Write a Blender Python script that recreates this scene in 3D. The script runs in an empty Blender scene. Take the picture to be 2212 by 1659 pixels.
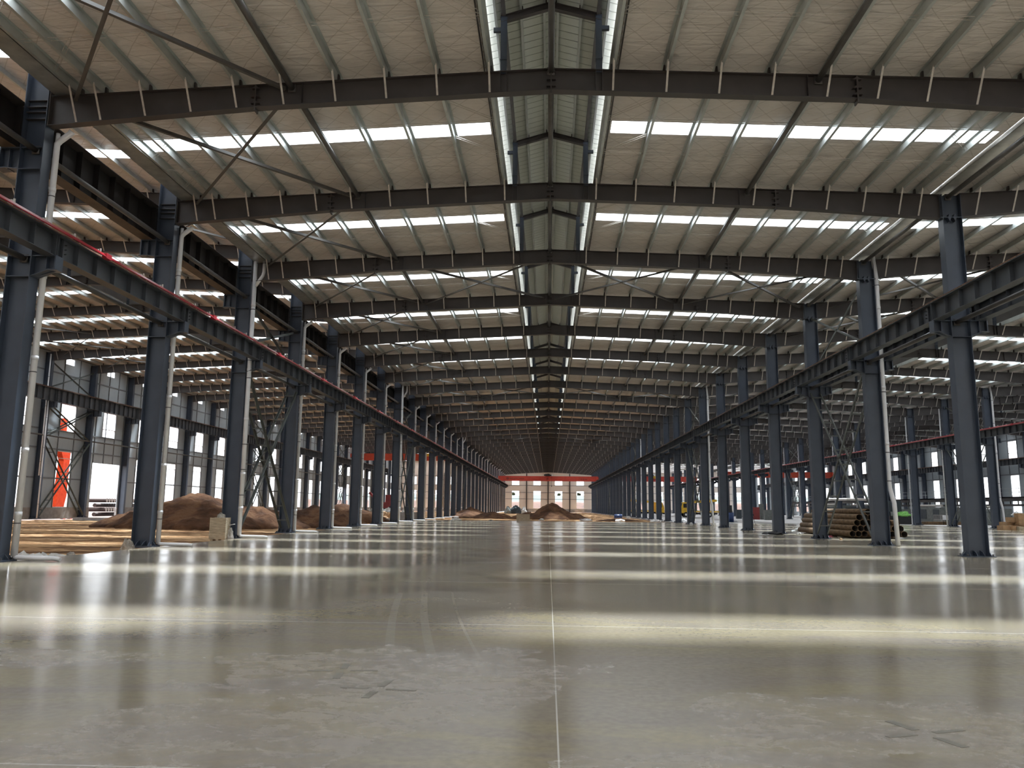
import bpy, math, random
from mathutils import Vector, Matrix, noise
random.seed(7)
C = bpy.context.scene
COL = C.collection
R = math.radians
Y0, D = 20.95, 8.0
NF = 32                                   # end wall stands at frame 32
def FY(k): return Y0 + D * k
ORD = ("zeroth first second third fourth fifth sixth seventh eighth ninth tenth eleventh twelfth thirteenth fourteenth "
       "fifteenth sixteenth seventeenth eighteenth nineteenth twentieth twenty-first twenty-second twenty-third twenty-fourth "
       "twenty-fifth twenty-sixth twenty-seventh twenty-eighth twenty-ninth thirtieth thirty-first thirty-second thirty-third "
       "thirty-fourth thirty-fifth").split()

# ------------------------------------------------------------------ materials
def new_mat(name):
    m = bpy.data.materials.new(name); m.use_nodes = True
    nt = m.node_tree; nt.nodes.clear()
    out = nt.nodes.new('ShaderNodeOutputMaterial')
    return m, nt, out
def N(nt, t, **kw):
    n = nt.nodes.new(t)
    for k, v in kw.items(): setattr(n, k, v)
    return n
def L(nt, a, b): nt.links.new(a, b)
def principled(name, col, rough=.5, metal=0., var=.12, scale=3., bump=0., bscale=20., spec=.5, col2=None, streak=None, detail=4):
    m, nt, out = new_mat(name)
    b = N(nt, 'ShaderNodeBsdfPrincipled'); L(nt, b.outputs[0], out.inputs[0])
    b.inputs['Roughness'].default_value = rough; b.inputs['Metallic'].default_value = metal
    b.inputs['Specular IOR Level'].default_value = spec
    tc = N(nt, 'ShaderNodeTexCoord'); mp = N(nt, 'ShaderNodeMapping'); L(nt, tc.outputs['Object'], mp.inputs[0])
    if streak: mp.inputs['Scale'].default_value = streak
    nz = N(nt, 'ShaderNodeTexNoise'); nz.inputs['Scale'].default_value = scale; nz.inputs['Detail'].default_value = detail
    L(nt, mp.outputs[0], nz.inputs['Vector'])
    rp = N(nt, 'ShaderNodeValToRGB'); L(nt, nz.outputs[0], rp.inputs[0])
    c2 = col2 if col2 else tuple(c * (1 - var * 2) for c in col)
    rp.color_ramp.elements[0].color = (*c2, 1); rp.color_ramp.elements[1].color = (*[min(1, c * (1 + var * .5)) for c in col], 1)
    rp.color_ramp.elements[0].position = .3; rp.color_ramp.elements[1].position = .65
    L(nt, rp.outputs[0], b.inputs['Base Color'])
    if bump:
        n2 = N(nt, 'ShaderNodeTexNoise'); n2.inputs['Scale'].default_value = bscale; n2.inputs['Detail'].default_value = 5
        L(nt, tc.outputs['Object'], n2.inputs['Vector'])
        bp = N(nt, 'ShaderNodeBump'); bp.inputs['Strength'].default_value = bump; bp.inputs['Distance'].default_value = .05
        L(nt, n2.outputs[0], bp.inputs['Height']); L(nt, bp.outputs[0], b.inputs['Normal'])
    return m
M = {}
M['column'] = principled('blue_grey_steel_paint', (.050, .064, .092), .42, 0, .10, 1.2)
M['rafter'] = principled('grey_steel_paint_warm_bounce', (.054, .046, .045), .5, 0, .12, 1.5)  # brown cast is warm floor bounce put into the grey paint's colour
M['girder'] = principled('grey_steel_paint', (.058, .064, .074), .5, 0, .15, 1.0)
M['dark'] = principled('near_black_steel', (.018, .018, .02), .6)
M['tube'] = principled('grey_tube_paint', (.085, .080, .076), .45)
M['lattice'] = principled('grey_green_lattice_paint', (.105, .115, .108), .5)
M['rust'] = principled('rail_rust', (.20, .10, .055), .7, 0, .3, 6)
M['red'] = principled('red_conductor_plastic', (.34, .012, .022), .3, 0, .06, 1)
M['galv'] = principled('galvanised_steel', (.50, .53, .52), .40, .6, .07, 2)
M['galvlight'] = principled('galvanised_strap', (.55, .51, .47), .5, .2, .1, 9)
M['gutter'] = principled('bright_galvanised_gutter', (.66, .66, .63), .30, .6, .12, 2.5, .25, 1.5)
M['pvc'] = principled('white_pvc', (.74, .74, .76), .4, 0, .05, 2)
M['clamp'] = principled('pipe_clamp_steel', (.12, .12, .13), .5, .5)
M['orange'] = principled('orange_crane_paint', (.50, .055, .018), .4, 0, .08, 2)
M['redorange'] = principled('red_orange_crane_paint', (.50, .06, .04), .4, 0, .08, 2)
M['yellow'] = principled('yellow_paint', (.75, .45, .03), .45)
M['black'] = principled('black_rubber', (.015, .015, .016), .7)
M['wood'] = principled('pale_crate_wood', (.46, .38, .27), .75, 0, .2, 4, .2, 30, streak=(1, 1, 8))
M['card'] = principled('brown_cardboard', (.42, .26, .14), .8, 0, .12, 3)
M['plastic'] = principled('pale_plastic_sheet', (.55, .53, .50), .35, 0, .2, 5, .6, 9)
M['stone'] = principled('rubble_stone', (.36, .33, .29), .9, 0, .25, 6, .6, 14)
M['concrete'] = principled('grey_concrete', (.30, .28, .27), .9, 0, .15, 2, .3, 20)
M['pipe'] = principled('rusty_brown_pipe', (.19, .115, .058), .6, .25, .25, 5, .15, 40)
M['pipein'] = principled('dark_pipe_inside', (.035, .028, .022), .8)
M['green'] = principled('lime_green_tarpaulin', (.22, .55, .12), .5, 0, .15, 4, .5, 12)
M['machine'] = principled('grey_green_machine_paint', (.16, .17, .16), .5, 0, .15, 3)
M['machined'] = principled('dark_blue_machine_paint', (.03, .04, .05), .5, 0, .15, 3)
M['maroon'] = principled('maroon_paint', (.20, .02, .02), .45)
M['blue'] = principled('blue_drum_plastic', (.02, .05, .16), .4)
M['skin'] = principled('skin', (.42, .24, .16), .6)
M['cloth'] = principled('dark_blue_work_cloth', (.03, .05, .12), .9)
M['shirt'] = principled('tan_work_shirt', (.40, .26, .18), .9)
M['hair'] = principled('black_hair', (.02, .015, .012), .7)
M['white'] = principled('white_paint', (.75, .75, .75), .5)
M['ventsheet'] = principled('light_blue_vent_sheet', (.34, .42, .46), .5)
M['webdark'] = principled('unlit_black_brown_girder_paint', (.016, .013, .012), .6, 0, .1, 1)  # low light on the high girder's web is put into this near-black
M['brown'] = principled('brown_primer_flange', (.075, .052, .035), .6, 0, .2, 2)
M['flash'] = principled('tan_flashing_sheet', (.30, .26, .21), .6, 0, .1, 3)
M['girt'] = principled('grey_wall_girt', (.17, .18, .19), .5)
M['mark'] = principled('dull_tape_residue', (.16, .145, .115), .6, 0, .1, 8)
M['earth'] = principled('outdoor_orange_earth', (.030, .0100, .0034), 1, 0, .25, .5, .5, 2)
M['leaf'] = principled('tree_leaves', (.030, .040, .010), .9, 0, .3, 3)
M['outorange'] = principled('sunlit_orange_paint', (.26, .024, .007), 1, spec=.05)
M['outpipe'] = principled('dark_rusty_outdoor_pipe', (.022, .010, .006), .8)
M['logend'] = principled('cut_log_end', (.11, .075, .055), .9, 0, .2, 4)

def mat_panel():                      # white quilted insulation foil under the roof sheets
    m, nt, out = new_mat('quilted_roof_insulation')
    b = N(nt, 'ShaderNodeBsdfPrincipled'); L(nt, b.outputs[0], out.inputs[0])
    b.inputs['Roughness'].default_value = .42; b.inputs['Specular IOR Level'].default_value = .45
    tc = N(nt, 'ShaderNodeTexCoord'); sx = N(nt, 'ShaderNodeSeparateXYZ'); L(nt, tc.outputs['Object'], sx.inputs[0])
    # slight wobble of the seams
    nz = N(nt, 'ShaderNodeTexNoise'); nz.inputs['Scale'].default_value = .9; L(nt, tc.outputs['Object'], nz.inputs['Vector'])
    def mth(op, a, bb=None, c=None):
        n = N(nt, 'ShaderNodeMath', operation=op)
        for i, v in enumerate((a, bb, c)):
            if v is None: continue
            if isinstance(v, (int, float)): n.inputs[i].default_value = v
            else: L(nt, v, n.inputs[i])
        return n.outputs[0]
    wob = mth('MULTIPLY', nz.outputs[0], .22)
    hs = []
    for s in (1, -1):
        u = mth('ADD', mth('MULTIPLY', sx.outputs[0], 1 / .92), mth('MULTIPLY', sx.outputs[1], s / 1.05))
        u = mth('ADD', u, wob)
        f = mth('FRACT', u); d = mth('ABSOLUTE', mth('SUBTRACT', f, .5))      # .5 on the seam
        hs.append(d)
    mx = mth('MAXIMUM', hs[0], hs[1])
    line = mth('SMOOTH_MIN', mth('MULTIPLY', mth('SUBTRACT', mx, .475), 40.), 1., .1)
    line = mth('MAXIMUM', line, 0.)
    # pillow height
    p = mth('MULTIPLY', mth('SUBTRACT', .5, hs[0]), mth('SUBTRACT', .5, hs[1]))
    mp = N(nt, 'ShaderNodeMapping'); mp.inputs['Scale'].default_value = (.55, 3.2, 1); L(nt, tc.outputs['Object'], mp.inputs[0])
    n2 = N(nt, 'ShaderNodeTexNoise'); n2.inputs['Scale'].default_value = 1.3; n2.inputs['Detail'].default_value = 3; n2.inputs['Distortion'].default_value = .8
    L(nt, mp.outputs[0], n2.inputs['Vector'])
    hgt = mth('ADD', mth('MULTIPLY', p, 1.6), mth('MULTIPLY', n2.outputs[0], .9))
    bp = N(nt, 'ShaderNodeBump'); bp.inputs['Strength'].default_value = .9; bp.inputs['Distance'].default_value = .12
    L(nt, hgt, bp.inputs['Height']); L(nt, bp.outputs[0], b.inputs['Normal'])
    mix = N(nt, 'ShaderNodeMix', data_type='RGBA'); L(nt, line, mix.inputs[0])
    mix.inputs[6].default_value = (.62, .575, .55, 1); mix.inputs[7].default_value = (.40, .36, .33, 1)
    L(nt, mix.outputs[2], b.inputs['Base Color'])
    return m
M['quilt'] = mat_panel()

def mat_ribbed(name, col, axis=1, pitch=.3, depth=.03, rough=.45, metal=.0, thin=.12):
    m, nt, out = new_mat(name)
    b = N(nt, 'ShaderNodeBsdfPrincipled'); L(nt, b.outputs[0], out.inputs[0])
    b.inputs['Roughness'].default_value = rough; b.inputs['Metallic'].default_value = metal
    tc = N(nt, 'ShaderNodeTexCoord'); sx = N(nt, 'ShaderNodeSeparateXYZ'); L(nt, tc.outputs['Object'], sx.inputs[0])
    d = N(nt, 'ShaderNodeMath', operation='DIVIDE'); L(nt, sx.outputs[axis], d.inputs[0]); d.inputs[1].default_value = pitch
    f = N(nt, 'ShaderNodeMath', operation='FRACT'); L(nt, d.outputs[0], f.inputs[0])
    rp = N(nt, 'ShaderNodeValToRGB'); L(nt, f.outputs[0], rp.inputs[0])
    e = rp.color_ramp.elements
    e[0].position = 0; e[0].color = (1, 1, 1, 1); e[1].position = thin * .5; e[1].color = (0, 0, 0, 1)
    x = rp.color_ramp.elements.new(1 - thin * .5); x.color = (0, 0, 0, 1)
    x = rp.color_ramp.elements.new(1.); x.color = (1, 1, 1, 1)
    bp = N(nt, 'ShaderNodeBump'); bp.inputs['Strength'].default_value = .8; bp.inputs['Distance'].default_value = depth
    L(nt, rp.outputs[0], bp.inputs['Height']); L(nt, bp.outputs[0], b.inputs['Normal'])
    mix = N(nt, 'ShaderNodeMix', data_type='RGBA'); L(nt, rp.outputs[0], mix.inputs[0])
    mix.inputs[6].default_value = (*col, 1); mix.inputs[7].default_value = (*[c * .55 for c in col], 1)
    L(nt, mix.outputs[2], b.inputs['Base Color'])
    return m
M['monroof'] = mat_ribbed('pale_green_grey_roof_sheet', (.60, .64, .60), 1, .38, .04, .5)
M['wallsheet'] = mat_ribbed('pale_blue_grey_wall_sheet', (.36, .40, .43), 1, 1., .01, .5, thin=.008)
M['endsheet'] = mat_ribbed('cream_wall_sheet', (.66, .585, .52), 0, .95, .01, .55, thin=.015)

def mat_floor():
    m, nt, out = new_mat('polished_concrete_floor')
    b = N(nt, 'ShaderNodeBsdfPrincipled'); L(nt, b.outputs[0], out.inputs[0])
    tc = N(nt, 'ShaderNodeTexCoord')
    def noise_(scale, detail=5, dist=0., sc=(1, 1, 1), rough=.55):
        mp = N(nt, 'ShaderNodeMapping'); mp.inputs['Scale'].default_value = sc; L(nt, tc.outputs['Object'], mp.inputs[0])
        n = N(nt, 'ShaderNodeTexNoise'); n.inputs['Scale'].default_value = scale; n.inputs['Detail'].default_value = detail
        n.inputs['Distortion'].default_value = dist; n.inputs['Roughness'].default_value = rough
        L(nt, mp.outputs[0], n.inputs['Vector']); return n.outputs[0]
    def ramp(v, stops):
        r = N(nt, 'ShaderNodeValToRGB'); L(nt, v, r.inputs[0]); e = r.color_ramp.elements
        while len(e) < len(stops): e.new(.5)
        for i, (p, c) in enumerate(stops): e[i].position = p; e[i].color = (*c, 1) if len(c) == 3 else c
        return r.outputs[0]
    def mix(f, a, c, mode='MIX'):
        n = N(nt, 'ShaderNodeMix', data_type='RGBA', blend_type=mode)
        for i, v in ((0, f), (6, a), (7, c)):
            if isinstance(v, (int, float)): n.inputs[i].default_value = v
            elif isinstance(v, tuple): n.inputs[i].default_value = (*v, 1)
            else: L(nt, v, n.inputs[i])
        return n.outputs[2]
    base = ramp(noise_(.16, 5, 1.2), [(.30, (.190, .160, .130)), (.5, (.235, .202, .160)), (.70, (.262, .232, .188))])
    # long faint yellow swirls, the sun bands' coloured fringes put into the colour
    fringe = noise_(.5, 4, 2.2, (.35, 1.4, 1))
    base = mix(ramp(fringe, [(.42, (0, 0, 0)), (.62, (.6, .6, .6))]), base, (.285, .243, .145))
    # pale dusty laitance patches with crisp edges
    def mth(op, a, bb=None):
        n = N(nt, 'ShaderNodeMath', operation=op)
        for i, v in enumerate((a, bb)):
            if v is None: continue
            if isinstance(v, (int, float)): n.inputs[i].default_value = v
            else: L(nt, v, n.inputs[i])
        return n.outputs[0]
    sx = N(nt, 'ShaderNodeSeparateXYZ'); L(nt, tc.outputs['Object'], sx.inputs[0])
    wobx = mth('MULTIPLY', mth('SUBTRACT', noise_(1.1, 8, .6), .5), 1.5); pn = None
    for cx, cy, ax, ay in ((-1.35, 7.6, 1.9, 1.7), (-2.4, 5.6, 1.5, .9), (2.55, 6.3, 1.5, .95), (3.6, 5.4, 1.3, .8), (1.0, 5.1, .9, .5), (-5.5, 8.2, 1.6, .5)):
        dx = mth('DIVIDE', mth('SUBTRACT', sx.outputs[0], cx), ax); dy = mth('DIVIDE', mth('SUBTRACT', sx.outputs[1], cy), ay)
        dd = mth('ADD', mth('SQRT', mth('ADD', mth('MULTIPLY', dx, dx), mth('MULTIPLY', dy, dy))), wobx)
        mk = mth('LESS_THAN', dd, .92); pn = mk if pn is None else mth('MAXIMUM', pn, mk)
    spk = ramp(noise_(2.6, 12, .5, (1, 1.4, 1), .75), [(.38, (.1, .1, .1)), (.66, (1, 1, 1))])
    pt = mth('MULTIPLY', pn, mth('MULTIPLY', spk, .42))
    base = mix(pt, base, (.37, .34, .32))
    # faint curved tyre tracks
    for off in (0., .45, .95):
        arc = mth('SUBTRACT', sx.outputs[0], mth('ADD', -2.0 + off, mth('MULTIPLY', mth('SUBTRACT', sx.outputs[1], 10.), mth('SUBTRACT', mth('MULTIPLY', mth('SUBTRACT', sx.outputs[1], 10.), .0055), .185))))
        tr = mth('MULTIPLY', mth('LESS_THAN', mth('ABSOLUTE', arc), .055 if off != .95 else .02), mth('MULTIPLY', mth('GREATER_THAN', sx.outputs[1], 8.5), mth('LESS_THAN', sx.outputs[1], 30.)))
        base = mix(mth('MULTIPLY', tr, .22), base, (.42, .39, .35))
    fine = ramp(noise_(14, 6), [(.35, (.90, .90, .90)), (.65, (1.06, 1.06, 1.06))])
    base = mix(1., base, fine, 'MULTIPLY')
    # saw-cut joint lines every 8 m across and at the middle of the slab
    jx = mth('LESS_THAN', mth('ABSOLUTE', mth('ADD', sx.outputs[0], -.01)), .006)
    jy = mth('LESS_THAN', mth('ABSOLUTE', mth('ADD', mth('MULTIPLY', mth('FRACT', mth('DIVIDE', mth('ADD', sx.outputs[1], -4.9), 6.)), 6.), -.03)), .008)
    j = mth('MAXIMUM', jx, jy)
    base = mix(mth('MULTIPLY', j, .75), base, (.60, .58, .54))
    L(nt, base, b.inputs['Base Color'])
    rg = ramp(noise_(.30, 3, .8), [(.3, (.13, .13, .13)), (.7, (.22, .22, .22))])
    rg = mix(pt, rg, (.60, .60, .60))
    L(nt, rg, b.inputs['Roughness'])
    b.inputs['Specular IOR Level'].default_value = .20
    bp = N(nt, 'ShaderNodeBump'); bp.inputs['Strength'].default_value = .10; bp.inputs['Distance'].default_value = .02
    L(nt, noise_(1.6, 3, 0, (.8, .8, 1)), bp.inputs['Height']); L(nt, bp.outputs[0], b.inputs['Normal'])
    return m
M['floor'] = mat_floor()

def mat_dirt(name, a, b_, c, sc=(.25, 1.6, 1)):
    m, nt, out = new_mat(name)
    b = N(nt, 'ShaderNodeBsdfPrincipled'); L(nt, b.outputs[0], out.inputs[0]); b.inputs['Roughness'].default_value = .95
    b.inputs['Specular IOR Level'].default_value = .2
    tc = N(nt, 'ShaderNodeTexCoord'); mp = N(nt, 'ShaderNodeMapping'); mp.inputs['Scale'].default_value = sc; L(nt, tc.outputs['Object'], mp.inputs[0])
    n = N(nt, 'ShaderNodeTexNoise'); n.inputs['Scale'].default_value = .8; n.inputs['Detail'].default_value = 7; n.inputs['Distortion'].default_value = .6
    L(nt, mp.outputs[0], n.inputs['Vector'])
    r = N(nt, 'ShaderNodeValToRGB'); L(nt, n.outputs[0], r.inputs[0]); e = r.color_ramp.elements; e.new(.5)
    for i, (p, cc) in enumerate(((.36, a), (.5, b_), (.62, c))): e[i].position = p; e[i].color = (*cc, 1)
    L(nt, r.outputs[0], b.inputs['Base Color'])
    n2 = N(nt, 'ShaderNodeTexNoise'); n2.inputs['Scale'].default_value = 5; n2.inputs['Detail'].default_value = 8; L(nt, tc.outputs['Object'], n2.inputs['Vector'])
    bp = N(nt, 'ShaderNodeBump'); bp.inputs['Strength'].default_value = .9; bp.inputs['Distance'].default_value = .12
    L(nt, n2.outputs[0], bp.inputs['Height']); L(nt, bp.outputs[0], b.inputs['Normal'])
    return m
M['dirt'] = mat_dirt('trampled_tan_dirt', (.11, .052, .022), (.30, .165, .075), (.48, .31, .17))
M['pile'] = mat_dirt('heaped_brown_soil', (.045, .020, .010), (.080, .036, .017), (.125, .062, .030), (1, 1, 1))
M['net'] = principled('green_slope_netting', (.0050, .0140, .0098), .95, 0, .2, 1.2, .4, 6, streak=(1, 1, .3))

def mat_skylight():
    m, nt, out = new_mat('corrugated_daylight_sheet')
    t = N(nt, 'ShaderNodeBsdfTransparent'); t.inputs[0].default_value = (.90, .93, .93, 1)
    d = N(nt, 'ShaderNodeBsdfTranslucent'); d.inputs[0].default_value = (.92, .95, .95, 1)
    mx = N(nt, 'ShaderNodeMixShader'); mx.inputs[0].default_value = .22
    L(nt, t.outputs[0], mx.inputs[1]); L(nt, d.outputs[0], mx.inputs[2]); L(nt, mx.outputs[0], out.inputs[0])
    return m
M['sky'] = mat_skylight()

# ------------------------------------------------------------------ mesh helpers
class MB:
    def __init__(s): s.v = []; s.f = []; s.m = []
    def add(s, vs, fs, mi=0):
        n = len(s.v); s.v += [tuple(v) for v in vs]; s.f += [tuple(i + n for i in f) for f in fs]; s.m += [mi] * len(fs)
    def box(s, x0, x1, y0, y1, z0, z1, mi=0):
        s.add([(x0, y0, z0), (x1, y0, z0), (x1, y1, z0), (x0, y1, z0), (x0, y0, z1), (x1, y0, z1), (x1, y1, z1), (x0, y1, z1)],
              [(0, 3, 2, 1), (4, 5, 6, 7), (0, 1, 5, 4), (1, 2, 6, 5), (2, 3, 7, 6), (3, 0, 4, 7)], mi)
    def bar(s, p, q, w, h, mi=0, up=(0, 0, 1)):
        p, q = Vector(p), Vector(q); d = (q - p).normalized(); u = Vector(up)
        if abs(d.dot(u)) > .98: u = Vector((0, 1, 0))
        a = d.cross(u).normalized(); b = a.cross(d).normalized()
        vs = []
        for c in (p, q):
            for i, j in ((-1, -1), (1, -1), (1, 1), (-1, 1)): vs.append(c + a * (w / 2 * i) + b * (h / 2 * j))
        s.add(vs, [(0, 3, 2, 1), (4, 5, 6, 7), (0, 1, 5, 4), (1, 2, 6, 5), (2, 3, 7, 6), (3, 0, 4, 7)], mi)
    def angle(s, p, q, w=.09, t=.012, mi=0, up=(0, 0, 1)):          # rolled L section
        p, q = Vector(p), Vector(q); d = (q - p).normalized(); u = Vector(up)
        a = d.cross(u).normalized(); b = a.cross(d).normalized()
        s.bar(p, q, w, t, mi, up); o = a * (w / 2) + b * (w / 2 - t / 2)
        s.bar(p + o, q + o, t, w, mi, up)
    def tube(s, p, q, r, n=10, mi=0, r2=None, caps=True):
        p, q = Vector(p), Vector(q); d = (q - p).normalized(); u = Vector((0, 0, 1)) if abs(d.z) < .9 else Vector((1, 0, 0))
        a = d.cross(u).normalized(); b = a.cross(d); r2 = r if r2 is None else r2; vs = []
        for c, rr in ((p, r), (q, r2)):
            for i in range(n):
                t = 2 * math.pi * i / n; vs.append(c + a * (rr * math.cos(t)) + b * (rr * math.sin(t)))
        fs = [(i, (i + 1) % n, n + (i + 1) % n, n + i) for i in range(n)]
        if caps: fs += [tuple(range(n))[::-1], tuple(range(n, 2 * n))]
        s.add(vs, fs, mi)
    def path(s, pts, r, n=10, mi=0):                                  # swept tube along a polyline
        pts = [Vector(p) for p in pts]; rings = []
        for i, c in enumerate(pts):
            d = ((pts[i] - pts[i - 1]).normalized() if i else Vector()) + ((pts[i + 1] - pts[i]).normalized() if i < len(pts) - 1 else Vector())
            d.normalize(); u = Vector((0, 1, 0)) if abs(d.y) < .9 else Vector((1, 0, 0))
            a = d.cross(u).normalized(); b = a.cross(d)
            rings.append([c + a * (r * math.cos(2 * math.pi * j / n)) + b * (r * math.sin(2 * math.pi * j / n)) for j in range(n)])
        vs = [v for g in rings for v in g]; fs = []
        for i in range(len(pts) - 1):
            for j in range(n): fs.append((i * n + j, i * n + (j + 1) % n, (i + 1) * n + (j + 1) % n, (i + 1) * n + j))
        fs += [tuple(range(n))[::-1], tuple(range((len(pts) - 1) * n, len(pts) * n))]
        s.add(vs, fs, mi)
    def prism(s, poly, y0, y1, mi=0, axis=1):                         # polygon in XZ (axis 1) or YZ (axis 0), extruded
        n = len(poly)
        if axis == 1: vs = [(a, y0, b) for a, b in poly] + [(a, y1, b) for a, b in poly]
        elif axis == 0: vs = [(y0, a, b) for a, b in poly] + [(y1, a, b) for a, b in poly]
        else: vs = [(a, b, y0) for a, b in poly] + [(a, b, y1) for a, b in poly]
        s.add(vs, [tuple(range(n)), tuple(range(n, 2 * n))[::-1]] + [(i, i + n, (i + 1) % n + n, (i + 1) % n) for i in range(n)], mi)
    def build(s, name, mats, parent=None, loc=(0, 0, 0), smooth=False):
        me = bpy.data.meshes.new(name); me.from_pydata(s.v, [], s.f)
        if not isinstance(mats, (list, tuple)): mats = [mats]
        for m in mats: me.materials.append(m)
        me.polygons.foreach_set('material_index', s.m)
        if smooth:
            me.polygons.foreach_set('use_smooth', [len(f) == 4 for f in s.f])
        me.update()
        o = bpy.data.objects.new(name, me); COL.objects.link(o); o.location = loc
        if parent: o.parent = parent
        return o
def tag(o, label=None, cat=None, group=None, kind=None):
    if label: o['label'] = label
    if cat: o['category'] = cat
    if group: o['group'] = group
    if kind: o['kind'] = kind
    return o
def empty(name, loc=(0, 0, 0), label=None, cat=None, group=None, rz=0, kind=None):
    o = bpy.data.objects.new(name, None); COL.objects.link(o); o.location = loc; o.rotation_euler.z = rz
    o.empty_display_size = .2
    return tag(o, label, cat, group, kind)
def dup(root, loc, label=None, group=None, rz=None):
    r = root.copy(); COL.objects.link(r); r.location = loc
    if rz is not None: r.rotation_euler.z = rz
    if label: r['label'] = label
    if group: r['group'] = group
    for ch in root.children:
        c = ch.copy(); COL.objects.link(c); c.parent = r
        for g in ch.children:
            d = g.copy(); COL.objects.link(d); d.parent = c
    return r
class Series:                                                       # the first instance is the prototype, the rest are copies of it
    def __init__(s, make): s.make = make; s.proto = None
    def put(s, loc, label, group, rz=None):
        if s.proto is None:
            s.proto = s.make(); s.proto.location = loc
            if rz is not None: s.proto.rotation_euler.z = rz
            s.proto['label'] = label; s.proto['group'] = group
            return s.proto
        return dup(s.proto, loc, label, group, rz)
def struct(mb, name, mats, loc=(0, 0, 0), parent=None):
    o = mb.build(name, mats, parent, loc)
    if not parent: o['kind'] = 'structure'
    return o

SL = .043
HALLS = {  # name: (ridge x, half span, ridge top z)
    'main': (0., 15., 13.97), 'left': (-33., 18., 17.62), 'right': (28.5, 13.5, 13.95), 'far right': (55.5, 13.5, 13.95)}
HN = {'main': 'main hall', 'left': 'tall left hall', 'right': 'right hall', 'far right': 'outermost right hall'}
BRACED = (2, 7, 14, 21, 27)

# ------------------------------------------------------------------ columns
def h_shaft(z1, d=.70, b=.40, t=.022, z0=0.):
    m = MB()
    m.box(-d / 2, -d / 2 + t, -b / 2, b / 2, z0, z1); m.box(d / 2 - t, d / 2, -b / 2, b / 2, z0, z1)
    m.box(-d / 2 + t, d / 2 - t, -.008, .008, z0, z1)
    return m
def base_mb():
    m = MB(); m.box(-.50, .50, -.32, .32, -.04, .03)
    for x in (-.35, -.12, .12, .35):
        for s in (-1, 1):
            m.prism([(s * .008, .03), (s * .31, .03), (s * .29, .07), (s * .20, .16), (s * .008, .22)] if s > 0 else
                    [(-.008, .22), (-.20, .16), (-.29, .07), (-.31, .03), (-.008, .03)], x - .012, x + .012, 0, axis=0)
    for s in (-1, 1):
        m.prism([(s * .35, .03), (s * .49, .03), (s * .47, .07), (s * .35, .20)] if s > 0 else [(-.35, .20), (-.47, .07), (-.49, .03), (-.35, .03)], -.012, .012)
    for x in (-.43, .43):
        for y in (-.25, .25): m.tube((x, y, .03), (x, y, .10), .035, 8, 1)
    return m
def bracket_mb(side, zt, reach, h0, h1, w=.34):
    """welded bracket growing from the shaft face; side +1 towards +x"""
    m = MB(); a = .345; b = .35 + reach
    def X(v): return side * v
    def bx(x0, x1, y0, y1, z0, z1): m.box(min(X(x0), X(x1)), max(X(x0), X(x1)), y0, y1, z0, z1)
    bx(-.33, b, -w / 2, w / 2, zt - .025, zt)                                 # top plate runs through the shaft
    bx(-.33, .33, -.19, .19, zt - h0 - .025, zt - h0)                         # lower stiffener in the shaft
    poly = [(X(a), zt - .02), (X(b - .02), zt - .02), (X(b - .02), zt - h1), (X(a), zt - h0)]
    if side < 0: poly = poly[::-1]
    m.prism(poly, -.009, .009)
    m.bar((X(a), 0, zt - h0), (X(b - .2), 0, zt - h1 + .01), w, .022); m.bar((X(b - .21), 0, zt - h1 + .01), (X(b + .06), 0, zt - h1 - .01), w, .022)
    bx(b - .04, b, -w / 2, w / 2, zt - h1, zt)
    bx(b - .30, b - .28, -w / 2 + .03, w / 2 - .03, zt - h1 - .03, zt)
    return m
ZB = 8.48
ROWX = {'A': -15., 'B': 15., 'C': 42., 'D': 69., 'L': -51.}
ROWN = {'A': 'column row between the main hall and the tall left hall', 'B': 'row on the right side of the main hall',
        'C': 'row beyond the right hall', 'D': 'far right outer wall', 'L': 'outer wall of the tall left hall'}
def make_column(row):
    def f():
        top = {'A': 16.8, 'B': 13.33, 'C': 13.33, 'D': 13.33, 'L': 16.8}[row]
        r = empty('steel_column', cat='column', kind='thing')
        h_shaft(top).build('shaft', M['column'], r)
        base_mb().build('base_plate', [M['column'], M['clamp']], r)
        if row == 'A':
            bracket_mb(1, ZB, .70, .60, .42).build('crane_bracket', M['column'], r)
            bracket_mb(-1, 11.74, .62, .66, .62).build('crane_bracket', M['column'], r)
            m = MB()                                                       # end plate and shelf stiffeners where the rafter is bolted on
            m.box(.35, .385, -.16, .16, 12.40, 13.45)
            for z in (12.62, 12.84, 13.0, 13.2): m.box(-.33, .36, -.12, .12, z, z + .015)
            m.build('rafter_seat', M['rafter'], r)
        elif row in 'BC':
            bracket_mb(1, ZB, .62, .60, .42).build('crane_bracket', M['column'], r)
            bracket_mb(-1, ZB, .62, .60, .42).build('crane_bracket', M['column'], r)
            m = MB(); m.box(-.42, .42, -.20, .20, 12.40, 12.43)
            for x in (-.1, .1):
                for s in (1, -1): m.prism([(x - .06, 12.41 + s * .01), (x + .06, 12.41 + s * .01), (x, 12.41 + s * .15)], -.19, .19)
            m.box(-.345, -.33, -.19, .19, 12.4, 13.33); m.box(.33, .345, -.19, .19, 12.4, 13.33)
            m.build('splice_plate', M['column'], r)
        elif row == 'L':
            bracket_mb(1, 11.70, .80, .66, .60).build('crane_bracket', M['column'], r)
        elif row == 'D':
            bracket_mb(-1, 8.36, .80, .66, .50).build('crane_bracket', M['column'], r)
        return r
    return f
RANGES = {'A': (0, NF), 'B': (1, NF), 'C': (7, NF), 'D': (12, NF), 'L': (6, NF)}
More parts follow.
